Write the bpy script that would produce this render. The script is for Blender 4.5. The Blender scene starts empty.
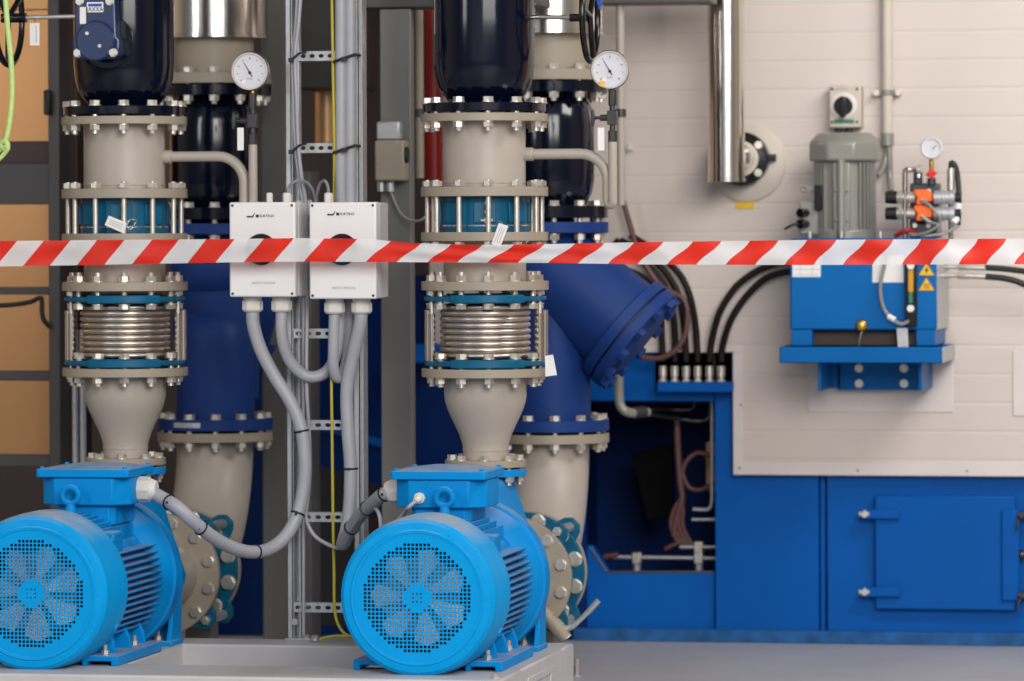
import bpy, bmesh, math, random
from mathutils import Vector, Matrix
random.seed(7)
PI = math.pi
scene = bpy.context.scene
COL = scene.collection

# ------------------------------------------------------------------ camera
F = 4600.0
PSI = math.atan2(888.0, F)
ROLL = 0.004
CAM = Vector((12.3 * math.tan(PSI), -12.3, 1.278))
HY = 230.0
v_ = Vector((-math.sin(PSI), math.cos(PSI), 0))
r0 = Vector((math.cos(PSI), math.sin(PSI), 0))
u0 = Vector((0, 0, 1))
r_ = r0 * math.cos(ROLL) - u0 * math.sin(ROLL)
u_ = u0 * math.cos(ROLL) + r0 * math.sin(ROLL)
cam_d = bpy.data.cameras.new('camera')
cam = bpy.data.objects.new('camera', cam_d)
COL.objects.link(cam)
cam.matrix_world = Matrix(((r_.x, u_.x, -v_.x, CAM.x), (r_.y, u_.y, -v_.y, CAM.y), (r_.z, u_.z, -v_.z, CAM.z), (0, 0, 0, 1)))
cam_d.sensor_width = 36.0
cam_d.lens = F / 1024.0 * 36.0
cam_d.shift_y = -(340.5 - HY) / 1024.0
cam_d.clip_end = 200
cam_d.dof.use_dof = True
cam_d.dof.focus_distance = 12.0
cam_d.dof.aperture_fstop = 3.2
scene.camera = cam


def ray(x, y):
    return v_ * F + r_ * (x - 512.0) + u_ * (HY - y)


def px(x, y, Y):
    "the point of the vertical plane at depth Y seen at pixel x, y"
    d = ray(x, y)
    return CAM + d * ((Y - CAM.y) / d.y)


def pz(x, y, z):
    d = ray(x, y)
    return CAM + d * ((z - CAM.z) / d.z)


def mm(Y, x=512, y=340):
    return px(x + 1, y, Y).x - px(x, y, Y).x


# ------------------------------------------------------------------ materials
def lin(c):
    c = c / 255.0
    return c / 12.92 if c <= 0.04045 else ((c + 0.055) / 1.055) ** 2.4


def rgb(r, g, b):
    return (lin(r), lin(g), lin(b), 1.0)


def mat(name, col, rough=0.5, metal=0.0, var=0.06, scale=9.0, coat=0.0, spec=0.5, bump=0.0, bscale=60.0, dust=0.0):
    m = bpy.data.materials.new(name)
    m.use_nodes = True
    nt = m.node_tree
    p = nt.nodes['Principled BSDF']
    p.inputs['Roughness'].default_value = rough
    p.inputs['Metallic'].default_value = metal
    p.inputs['Specular IOR Level'].default_value = spec
    p.inputs['Coat Weight'].default_value = coat
    p.inputs['Coat Roughness'].default_value = 0.08
    c = rgb(*col)
    tc = nt.nodes.new('ShaderNodeTexCoord')
    n = nt.nodes.new('ShaderNodeTexNoise')
    n.inputs['Scale'].default_value = scale
    n.inputs['Detail'].default_value = 5.0
    nt.links.new(tc.outputs['Object'], n.inputs['Vector'])
    rmp = nt.nodes.new('ShaderNodeValToRGB')
    rmp.color_ramp.elements[0].position = 0.3
    rmp.color_ramp.elements[1].position = 0.7
    rmp.color_ramp.elements[0].color = tuple(max(0, x * (1 - var)) for x in c[:3]) + (1,)
    rmp.color_ramp.elements[1].color = tuple(min(1, x * (1 + var)) for x in c[:3]) + (1,)
    nt.links.new(n.outputs['Fac'], rmp.inputs['Fac'])
    out = rmp.outputs['Color']
    if dust > 0:   # settled dust on faces that look upwards
        g = nt.nodes.new('ShaderNodeNewGeometry')
        s = nt.nodes.new('ShaderNodeSeparateXYZ')
        nt.links.new(g.outputs['Normal'], s.inputs[0])
        mr = nt.nodes.new('ShaderNodeMapRange')
        mr.inputs['From Min'].default_value = 0.62
        mr.inputs['From Max'].default_value = 0.98
        mr.inputs['To Max'].default_value = dust
        nt.links.new(s.outputs['Z'], mr.inputs['Value'])
        n2 = nt.nodes.new('ShaderNodeTexNoise')
        n2.inputs['Scale'].default_value = 14
        nt.links.new(tc.outputs['Object'], n2.inputs['Vector'])
        mu = nt.nodes.new('ShaderNodeMath')
        mu.operation = 'MULTIPLY'
        nt.links.new(mr.outputs[0], mu.inputs[0])
        nt.links.new(n2.outputs['Fac'], mu.inputs[1])
        mx = nt.nodes.new('ShaderNodeMix')
        mx.data_type = 'RGBA'
        nt.links.new(mu.outputs[0], mx.inputs['Factor'])
        nt.links.new(out, mx.inputs['A'])
        mx.inputs['B'].default_value = rgb(190, 182, 170)
        out = mx.outputs['Result']
    nt.links.new(out, p.inputs['Base Color'])
    if bump > 0:
        nb = nt.nodes.new('ShaderNodeTexNoise')
        nb.inputs['Scale'].default_value = bscale
        nt.links.new(tc.outputs['Object'], nb.inputs['Vector'])
        b = nt.nodes.new('ShaderNodeBump')
        b.inputs['Strength'].default_value = bump
        b.inputs['Distance'].default_value = 0.002
        nt.links.new(nb.outputs['Fac'], b.inputs['Height'])
        nt.links.new(b.outputs['Normal'], p.inputs['Normal'])
    return m


def ribbed(name, col, pitch, width, depth, base=(0, 0, 1)):
    "sandwich panel sheet with shallow horizontal grooves"
    m = mat(name, col, 0.42, 0, 0.03, 3.0)
    nt = m.node_tree
    p = nt.nodes['Principled BSDF']
    tc = nt.nodes.new('ShaderNodeTexCoord')
    s = nt.nodes.new('ShaderNodeSeparateXYZ')
    nt.links.new(tc.outputs['Object'], s.inputs[0])
    d = nt.nodes.new('ShaderNodeMath'); d.operation = 'DIVIDE'; d.inputs[1].default_value = pitch
    nt.links.new(s.outputs['Z'], d.inputs[0])
    f = nt.nodes.new('ShaderNodeMath'); f.operation = 'FRACT'
    nt.links.new(d.outputs[0], f.inputs[0])
    a = nt.nodes.new('ShaderNodeMath'); a.operation = 'SUBTRACT'; a.inputs[1].default_value = 0.5
    nt.links.new(f.outputs[0], a.inputs[0])
    b = nt.nodes.new('ShaderNodeMath'); b.operation = 'ABSOLUTE'
    nt.links.new(a.outputs[0], b.inputs[0])
    mr = nt.nodes.new('ShaderNodeMapRange'); mr.interpolation_type = 'SMOOTHSTEP'
    mr.inputs['From Max'].default_value = width / pitch
    nt.links.new(b.outputs[0], mr.inputs['Value'])
    bp = nt.nodes.new('ShaderNodeBump'); bp.inputs['Strength'].default_value = 1.0; bp.inputs['Distance'].default_value = depth
    nt.links.new(mr.outputs[0], bp.inputs['Height'])
    nt.links.new(bp.outputs['Normal'], p.inputs['Normal'])
    return m


M = {}
M['blue'] = mat('motor blue paint', (0, 134, 205), 0.45, 0, 0.05, 12, spec=0.12, dust=0.9, bump=0.15, bscale=120)
M['bluecover'] = mat('cover blue paint', (0, 150, 218), 0.45, 0, 0.04, 12, spec=0.12, dust=1.1)
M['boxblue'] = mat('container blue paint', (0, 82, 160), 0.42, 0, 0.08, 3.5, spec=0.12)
M['unitblue'] = mat('power unit blue paint', (0, 96, 164), 0.40, 0, 0.06, 5, spec=0.15)
M['strainer'] = mat('strainer blue enamel', (22, 54, 116), 0.5, 0, 0.10, 10, spec=0.2, bump=0.25, bscale=90)
M['navy'] = mat('navy gloss enamel', (4, 11, 29), 0.13, 0, 0.08, 8, coat=0.1, spec=0.35)
M['gearblue'] = mat('gear box blue enamel', (16, 40, 82), 0.3, 0, 0.08, 12, coat=0.3)
M['teal'] = mat('teal paint', (0, 86, 118), 0.36, 0, 0.14, 25, spec=0.3)
M['beige'] = mat('beige pipe paint', (168, 159, 148), 0.42, 0, 0.04, 10, bump=0.1)
M['taupe'] = mat('taupe primer', (150, 140, 124), 0.5, 0, 0.05, 10)
M['zinc'] = mat('zinc plated steel', (205, 200, 190), 0.36, 0.75, 0.10, 40)
M['steel'] = mat('stainless steel', (205, 198, 190), 0.17, 1.0, 0.05, 20)
M['bellow'] = mat('bellows stainless', (205, 196, 186), 0.36, 1.0, 0.05, 20)
M['flue'] = mat('polished stainless sheet', (225, 220, 214), 0.16, 1.0, 0.03, 8)
M['galv'] = mat('galvanised steel', (186, 188, 190), 0.42, 0.6, 0.08, 60)
M['dsteel'] = mat('dark steel', (70, 68, 68), 0.4, 0.6, 0.1, 30)
M['black'] = mat('black rubber', (18, 17, 18), 0.5, 0, 0.1, 20)
M['blackgloss'] = mat('black gloss plastic', (12, 12, 15), 0.2, 0, 0.1, 20)
M['white'] = mat('white enclosure plastic', (226, 224, 222), 0.5, 0, 0.015, 10)
M['offwhite'] = mat('off white plastic', (215, 210, 203), 0.5, 0, 0.03, 10)
M['paper'] = mat('white paper tag', (228, 226, 222), 0.7, 0, 0.02, 30)
M['cable'] = mat('grey cable sheath', (158, 159, 165), 0.45, 0, 0.04, 18)
M['cablegrey'] = mat('mid grey cable sheath', (128, 129, 132), 0.45, 0, 0.05, 18)
M['colgrey'] = mat('grey column paint', (108, 107, 104), 0.5, 0, 0.05, 6)
M['coldark'] = mat('dark brown steel paint', (66, 52, 48), 0.55, 0, 0.08, 6)
M['framegrey'] = mat('dark grey frame paint', (74, 70, 70), 0.5, 0, 0.06, 6)
M['base'] = mat('light grey base paint', (188, 186, 186), 0.45, 0, 0.05, 10, dust=0.45)
M['floor'] = mat('grey floor paint', (168, 168, 172), 0.5, 0, 0.07, 3.0)
M['trim'] = mat('cream flashing', (214, 204, 198), 0.4, 0, 0.03, 10)
M['cream'] = ribbed('cream ribbed sheet', (206, 194, 185), 0.0875, 0.007, 0.0010)
M['tan'] = mat('tan wall sheet', (206, 158, 108), 0.55, 0, 0.04, 2)
M['red'] = mat('red pipe paint', (150, 14, 14), 0.4, 0, 0.06, 10)
M['brownhose'] = mat('brown red hose', (92, 58, 56), 0.5, 0, 0.08, 20)
M['hose'] = mat('dark hydraulic hose', (26, 18, 18), 0.55, 0, 0.1, 30, spec=0.2)
M['yellow'] = mat('yellow green wire', (172, 160, 44), 0.45, 0, 0.05, 30)
M['lime'] = mat('lime cord', (186, 214, 130), 0.6, 0, 0.06, 60)
M['brass'] = mat('brass', (206, 160, 70), 0.3, 0.8, 0.06, 30)
M['tanreflect'] = mat('stainless with painted tan reflection', (214, 172, 124), 0.35, 0.5, 0.1, 8)  # stainless sheet with its tan reflection put into the base colour
M['buff'] = mat('buff plastic', (196, 186, 172), 0.5, 0, 0.03, 10)
M['plate'] = mat('black plate', (6, 6, 7), 0.7, 0, 0.05, 10, spec=0.1)
M['orange'] = mat('orange plastic', (255, 104, 24), 0.4, 0, 0.05, 20)
M['castgrey'] = mat('grey motor paint', (138, 136, 128), 0.3, 0.1, 0.05, 10)
M['darkgrey'] = mat('dark slate casting', (46, 54, 60), 0.4, 0, 0.08, 20)
M['ylabel'] = mat('yellow label', (226, 180, 40), 0.5, 0, 0.04, 30)
M['blackprint'] = mat('black print', (30, 30, 34), 0.6, 0, 0.02, 10)
M['greyprint'] = mat('grey print', (168, 168, 172), 0.6, 0, 0.02, 10)
M['blueprint'] = mat('blue print', (20, 70, 170), 0.5, 0, 0.02, 10)
M['greenprint'] = mat('green print', (30, 120, 90), 0.5, 0, 0.02, 10)
M['knobred'] = mat('red knob', (200, 24, 20), 0.35, 0, 0.04, 20)
M['dial'] = mat('gauge dial', (206, 206, 212), 0.45, 0, 0.01, 20)
M['fan'] = mat('pale fan plastic', (205, 198, 190), 0.5, 0, 0.3, 14)
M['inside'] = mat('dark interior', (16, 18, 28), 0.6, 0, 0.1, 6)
M['interiorshadeblue'] = mat('interior and shaded panel blue', (0, 38, 96), 0.45, 0, 0.1, 5, spec=0.12)  # opening interior; also holds the painted shade of the left container panel
M['skirt'] = mat('worn blue sill', (30, 84, 138), 0.5, 0, 0.3, 22, spec=0.2)
M['oil'] = mat('amber sight glass', (206, 150, 40), 0.15, 0, 0.05, 20)


def tape_mat():
    m = bpy.data.materials.new('barrier tape film')
    m.use_nodes = True
    nt = m.node_tree
    p = nt.nodes['Principled BSDF']
    p.inputs['Roughness'].default_value = 0.32
    uv = nt.nodes.new('ShaderNodeUVMap'); uv.uv_map = 'UVMap'
    s = nt.nodes.new('ShaderNodeSeparateXYZ')
    nt.links.new(uv.outputs[0], s.inputs[0])
    f = nt.nodes.new('ShaderNodeMath'); f.operation = 'FRACT'
    nt.links.new(s.outputs['X'], f.inputs[0])
    c = nt.nodes.new('ShaderNodeMath'); c.operation = 'LESS_THAN'; c.inputs[1].default_value = 0.5
    nt.links.new(f.outputs[0], c.inputs[0])
    mx = nt.nodes.new('ShaderNodeMix'); mx.data_type = 'RGBA'
    nt.links.new(c.outputs[0], mx.inputs['Factor'])
    mx.inputs['A'].default_value = rgb(228, 226, 226)
    mx.inputs['B'].default_value = rgb(232, 44, 22)
    nt.links.new(mx.outputs['Result'], p.inputs['Base Color'])
    t = nt.nodes.new('ShaderNodeBsdfTransparent')
    nt.links.new(mx.outputs['Result'], t.inputs['Color'])
    ms = nt.nodes.new('ShaderNodeMixShader'); ms.inputs[0].default_value = 0.26
    nt.links.new(p.outputs[0], ms.inputs[1]); nt.links.new(t.outputs[0], ms.inputs[2])
    nt.links.new(ms.outputs[0], nt.nodes['Material Output'].inputs['Surface'])
    return m


M['tape'] = tape_mat()


# ------------------------------------------------------------------ mesh building
def basis(axis):
    a = Vector(axis).normalized()
    h = Vector((0, 0, 1)) if abs(a.z) < 0.9 else Vector((0, -1, 0))
    x = h.cross(a).normalized()
    return x, a.cross(x).normalized(), a


def smooth_path(pts, n=10):
    P = [Vector(p) for p in pts]
    if len(P) < 3:
        return P
    out = []
    for i in range(len(P) - 1):
        a = P[i - 1] if i else P[0] * 2 - P[1]
        b, c = P[i], P[i + 1]
        d = P[i + 2] if i + 2 < len(P) else P[-1] * 2 - P[-2]
        for k in range(n):
            t = k / n
            out.append(0.5 * ((2 * b) + (c - a) * t + (2 * a - 5 * b + 4 * c - d) * t * t + (3 * b - a - 3 * c + d) * t ** 3))
    out.append(P[-1])
    return out


class B:
    def __init__(s):
        s.bm = bmesh.new()

    def box(s, a, b):
        a, b = Vector(a), Vector(b)
        lo = Vector((min(a.x, b.x), min(a.y, b.y), min(a.z, b.z)))
        hi = Vector((max(a.x, b.x), max(a.y, b.y), max(a.z, b.z)))
        v = [s.bm.verts.new((x, y, z)) for z in (lo.z, hi.z) for y in (lo.y, hi.y) for x in (lo.x, hi.x)]
        for q in ((0, 2, 3, 1), (4, 5, 7, 6), (0, 1, 5, 4), (2, 6, 7, 3), (0, 4, 6, 2), (1, 3, 7, 5)):
            s.bm.faces.new([v[i] for i in q])
        return s

    def lathe(s, prof, o=(0, 0, 0), axis=(0, 0, 1), n=40, caps=True):
        "prof: list of (radius, distance along axis)"
        x, y, a = basis(axis)
        o = Vector(o)
        rings = []
        for r, t in prof:
            if r < 1e-6:
                rings.append([s.bm.verts.new(o + a * t)])
            else:
                rings.append([s.bm.verts.new(o + a * t + (x * math.cos(2 * PI * k / n) + y * math.sin(2 * PI * k / n)) * r) for k in range(n)])
        for i in range(len(rings) - 1):
            p, q = rings[i], rings[i + 1]
            for k in range(n):
                j = (k + 1) % n
                if len(p) == 1 and len(q) == 1:
                    continue
                if len(p) == 1:
                    s.bm.faces.new((p[0], q[j], q[k])) if False else s.bm.faces.new((p[0], q[k], q[j]))
                elif len(q) == 1:
                    s.bm.faces.new((p[k], p[j], q[0]))
                else:
                    s.bm.faces.new((p[k], p[j], q[j], q[k]))
        if caps:
            if len(rings[0]) > 1:
                s.bm.faces.new(rings[0])
            if len(rings[-1]) > 1:
                s.bm.faces.new(rings[-1])
        return s

    def cyl(s, p, q, r, r2=None, n=24):
        p, q = Vector(p), Vector(q)
        return s.lathe([(r, 0), (r if r2 is None else r2, (q - p).length)], p, q - p, n)

    def ring(s, o, axis, ri, ro, t0, t1, n=48):
        return s.lathe([(ri, t0), (ro, t0), (ro, t1), (ri, t1), (ri, t0)], o, axis, n, caps=False)

    def tube(s, pts, r, n=12, closed=False, radii=None):
        P = [Vector(p) for p in pts]
        N = len(P)
        T = []
        for i in range(N):
            if closed:
                T.append((P[(i + 1) % N] - P[i - 1]).normalized())
            else:
                T.append((P[min(i + 1, N - 1)] - P[max(i - 1, 0)]).normalized())
        x, y, _ = basis(T[0])
        rings = []
        for i in range(N):
            x = (x - T[i] * x.dot(T[i])).normalized()
            y = T[i].cross(x)
            rr = radii[i] if radii else r
            rings.append([s.bm.verts.new(P[i] + (x * math.cos(2 * PI * k / n) + y * math.sin(2 * PI * k / n)) * rr) for k in range(n)])
        for i in range(N if closed else N - 1):
            p, q = rings[i], rings[(i + 1) % N]
            for k in range(n):
                j = (k + 1) % n
                s.bm.faces.new((p[k], p[j], q[j], q[k]))
        if not closed:
            s.bm.faces.new(rings[0]); s.bm.faces.new(rings[-1])
        return s

    def torus(s, o, axis, R, r, n=48, m=10):
        x, y, a = basis(axis)
        o = Vector(o)
        return s.tube([o + (x * math.cos(2 * PI * k / n) + y * math.sin(2 * PI * k / n)) * R for k in range(n)], r, m, True)

    def prism(s, poly, d0, d1, f):
        "poly: 2D outline; f(u, w, d) gives the 3D point"
        a = [s.bm.verts.new(f(u, w, d0)) for u, w in poly]
        b = [s.bm.verts.new(f(u, w, d1)) for u, w in poly]
        n = len(poly)
        for i in range(n):
            j = (i + 1) % n
            s.bm.faces.new((a[i], a[j], b[j], b[i]))
        s.bm.faces.new(a); s.bm.faces.new(b)
        return s

    def obj(s, name, m, parent=None, bevel=0.0, seg=2, angle=35, smooth=True):
        bmesh.ops.recalc_face_normals(s.bm, faces=s.bm.faces)
        me = bpy.data.meshes.new(name)
        s.bm.to_mesh(me)
        s.bm.free()
        if smooth:
            me.polygons.foreach_set('use_smooth', [True] * len(me.polygons))
            me.set_sharp_from_angle(angle=math.radians(angle))
        me.materials.append(M[m] if isinstance(m, str) else m)
        return link(name, me, parent, bevel, seg)


def link(name, me, parent=None, bevel=0.0, seg=2):
    o = bpy.data.objects.new(name, me)
    COL.objects.link(o)
    if bevel > 0:
        b = o.modifiers.new('bevel', 'BEVEL')
        b.width = bevel; b.segments = seg; b.limit_method = 'ANGLE'; b.angle_limit = math.radians(40)
        b.harden_normals = False
    if parent is not None:
        o.parent = parent
        if parent.type == 'EMPTY':
            o.matrix_parent_inverse = Matrix.Translation(-parent.location)
    return o


def tag(o, label, cat, group=None, kind=None):
    o['label'] = label
    o['category'] = cat
    if group:
        o['group'] = group
    if kind:
        o['kind'] = kind
    if o.type == 'MESH':   # origin to the base of the thing
        xs = [v.co for v in o.data.vertices]
        c = Vector(((min(p.x for p in xs) + max(p.x for p in xs)) / 2, (min(p.y for p in xs) + max(p.y for p in xs)) / 2, min(p.z for p in xs)))
        o.data.transform(Matrix.Translation(-c))
        o.location = c
    return o


def thing(name, label, cat, loc, group=None):
    o = bpy.data.objects.new(name, None)
    o.empty_display_size = 0.05
    COL.objects.link(o)
    o.location = loc
    return tag(o, label, cat, group)


def struct(name, o):
    o.name = name
    o['kind'] = 'structure'
    return o


def box_obj(name, m, a, b, parent=None, bevel=0.0, seg=2):
    return B().box(a, b).obj(name, m, parent, bevel, seg)


def lab(o, text):
    o['label'] = text
    return o


_fonts = {}


def text(name, s, m, loc, size, parent, right=(1, 0, 0), up=(0, 0, 1), depth=0.0006, align='CENTER', squash=1.0):
    cu = bpy.data.curves.new('lettering', 'FONT')
    cu.body = s; cu.size = size; cu.extrude = depth; cu.align_x = align; cu.align_y = 'CENTER'; cu.offset = size * 0.012; cu.space_character = 1.15
    t = bpy.data.objects.new('lettering', cu)
    COL.objects.link(t)
    dg = bpy.context.evaluated_depsgraph_get()
    me = bpy.data.meshes.new_from_object(t.evaluated_get(dg))
    bpy.data.objects.remove(t)
    r, u = Vector(right).normalized(), Vector(up).normalized()
    w = r.cross(u)
    me.transform(Matrix(((r.x * squash, u.x, w.x, loc[0]), (r.y * squash, u.y, w.y, loc[1]), (r.z * squash, u.z, w.z, loc[2]), (0, 0, 0, 1))))
    me.materials.clear(); me.materials.append(M[m])
    return link(name, me, parent)


# ------------------------------------------------------------------ bolts
_bolt = {}


def hexa(b, z0, h, r):
    poly = [(r * math.cos(PI / 6 + PI / 3 * k), r * math.sin(PI / 6 + PI / 3 * k)) for k in range(6)]
    b.prism(poly, z0, z0 + h, lambda u, w, d: Vector((u, w, d)))


def bolt_mesh(L, d, stub=0.012):
    "hex head above z=0, nut and stub below z=-L"
    key = (round(L, 4), round(d, 4), stub)
    if key not in _bolt:
        b = B()
        b.lathe([(d * 1.05, 0), (d * 1.05, 0.0025)], n=16)
        hexa(b, 0.0025, d * 0.75, d * 0.92)
        if L > 0:
            b.lathe([(d * 0.5, -L), (d * 0.5, 0)], n=12)
            b.lathe([(d * 1.05, -L - 0.0025), (d * 1.05, -L)], n=16)
            hexa(b, -L - 0.0025 - d * 0.85, d * 0.85, d * 0.92)
            b.lathe([(d * 0.5, -L - d * 0.85 - stub), (d * 0.5, -L)], n=12)
        bmesh.ops.recalc_face_normals(b.bm, faces=b.bm.faces)
        me = bpy.data.meshes.new('bolt')
        b.bm.to_mesh(me); b.bm.free()
        me.materials.append(M['zinc'])
        _bolt[key] = me
    return _bolt[key]


def blue_bolts(L, d, stub, m):
    me = bolt_mesh(L, d, stub).copy()
    me.materials.clear(); me.materials.append(M[m])
    return me


def bolts(root, o, axis, R, n, L, d=0.017, phase=0.0, stub=0.012, name='bolt', only=None, m=None):
    x, y, a = basis(axis)
    me = blue_bolts(L, d, stub, m) if m else bolt_mesh(L, d, stub)
    for k in range(n):
        if only and k not in only:
            continue
        t = 2 * PI * k / n + phase
        p = Vector(o) + (x * math.cos(t) + y * math.sin(t)) * R
        one_bolt(root, p, a, me, name, random.uniform(0, 1))


def one_bolt(root, p, axis, me, name='bolt', spin=0.0):
    q = bpy.data.objects.new(name, me)
    COL.objects.link(q)
    q.parent = root
    if root.type == 'EMPTY':
        q.matrix_parent_inverse = Matrix.Translation(-root.location)
    q.location = p
    q.rotation_euler = (Vector((0, 0, 1)).rotation_difference(Vector(axis).normalized()).to_matrix() @ Matrix.Rotation(spin, 3, 'Z')).to_euler()
    return q
# ================================================================== the two pump lines
PXC = (125.0, 485.0)
m0 = mm(0, 485)
XP = [px(c, 300, 0).x for c in PXC]
SIDE = ('left', 'right')


def zz(y, Y=0.0, x=485):
    return px(x, y, Y).z


ZA = px(416, 598, -0.9).z          # shaft height
ZB = px(511, 578, 0.35).z          # suction axis height
YB = 0.98                          # rear pipe line
ZTOP = 0.15                        # base frame top
nm = ('left', 'right')
WHO = ('behind the left motor', 'behind the right motor')


def flange(name, parent, X, Y, z0, z1, r, m, bore=0.0, bevel=0.0015):
    return B().lathe([(r, z0), (r, z1)], (X, Y, 0), (0, 0, 1), 64).obj(name, m, parent, bevel)


# --- base frame under both pumps
fr = pz(515, 680, ZTOP)
XR = 0.5 * (fr.x + pz(571, 645, ZTOP).x) - 0.02
base = thing('base_frame', 'pale grey welded steel base frame carrying both blue motor pumps', 'base frame', (XR - 1.2, -0.5, 0))
x_in = pz(150, 655, ZTOP).x
box_obj('front_beam', 'base', (-2.3, -1.0, 0), (XR, -0.70, ZTOP), base, 0.006)
box_obj('rear_beam', 'base', (-2.3, -0.12, 0), (XR, 0.06, ZTOP), base, 0.006)
box_obj('side_beam', 'base', (XR - 0.36, -0.71, 0), (XR, -0.11, ZTOP), base, 0.006)
box_obj('side_beam', 'base', (x_in - 0.36, -0.71, 0), (x_in, -0.11, ZTOP), base, 0.006)
rc = B()
rc.box((XR - 0.001, -0.62, 0.02), (XR + 0.004, -0.58, 0.12)); rc.box((XR - 0.001, -0.3, 0.02), (XR + 0.004, -0.26, 0.12)); rc.box((XR - 0.001, -0.58, 0.1), (XR + 0.004, -0.3, 0.12))
rc.obj('stiffener', 'base', base, 0.002)
bolts(base, (XR - 0.02, -0.93, ZTOP), (0, 0, 1), 0.0, 1, 0, 0.012, name='cap_screw')

# --- cover grille of a fan cover
PITCH = 0.01035


def grille(X, Y, Z, Rh, Ro):
    b = B()
    N = int(Ro / PITCH) + 1
    h = PITCH / 2
    g = PITCH * 0.335
    for i in range(-N, N + 1):
        for j in range(-N, N + 1):
            cx, cz = i * PITCH, j * PITCH
            d = math.hypot(cx, cz)
            if d > Ro:
                continue
            c = [(cx - h, cz - h), (cx + h, cz - h), (cx + h, cz + h), (cx - h, cz + h)]
            hub = d < 3.4 * PITCH and not (abs(i) + abs(j) >= 5)
            hole = d < Rh and (not hub or (0 < max(abs(i), abs(j)) <= 1 and True))
            V = lambda p: b.bm.verts.new((X + p[0], Y, Z + p[1]))
            if not hole:
                b.bm.faces.new([V(p) for p in c])
            else:
                e = g * 0.62 if hub else g
                q = [(cx - e, cz - e), (cx + e, cz - e), (cx + e, cz + e), (cx - e, cz + e)]
                for k in range(4):
                    l = (k + 1) % 4
                    b.bm.faces.new([V(c[k]), V(c[l]), V(q[l]), V(q[k])])
    bmesh.ops.remove_doubles(b.bm, verts=b.bm.verts, dist=1e-5)
    return b


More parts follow.
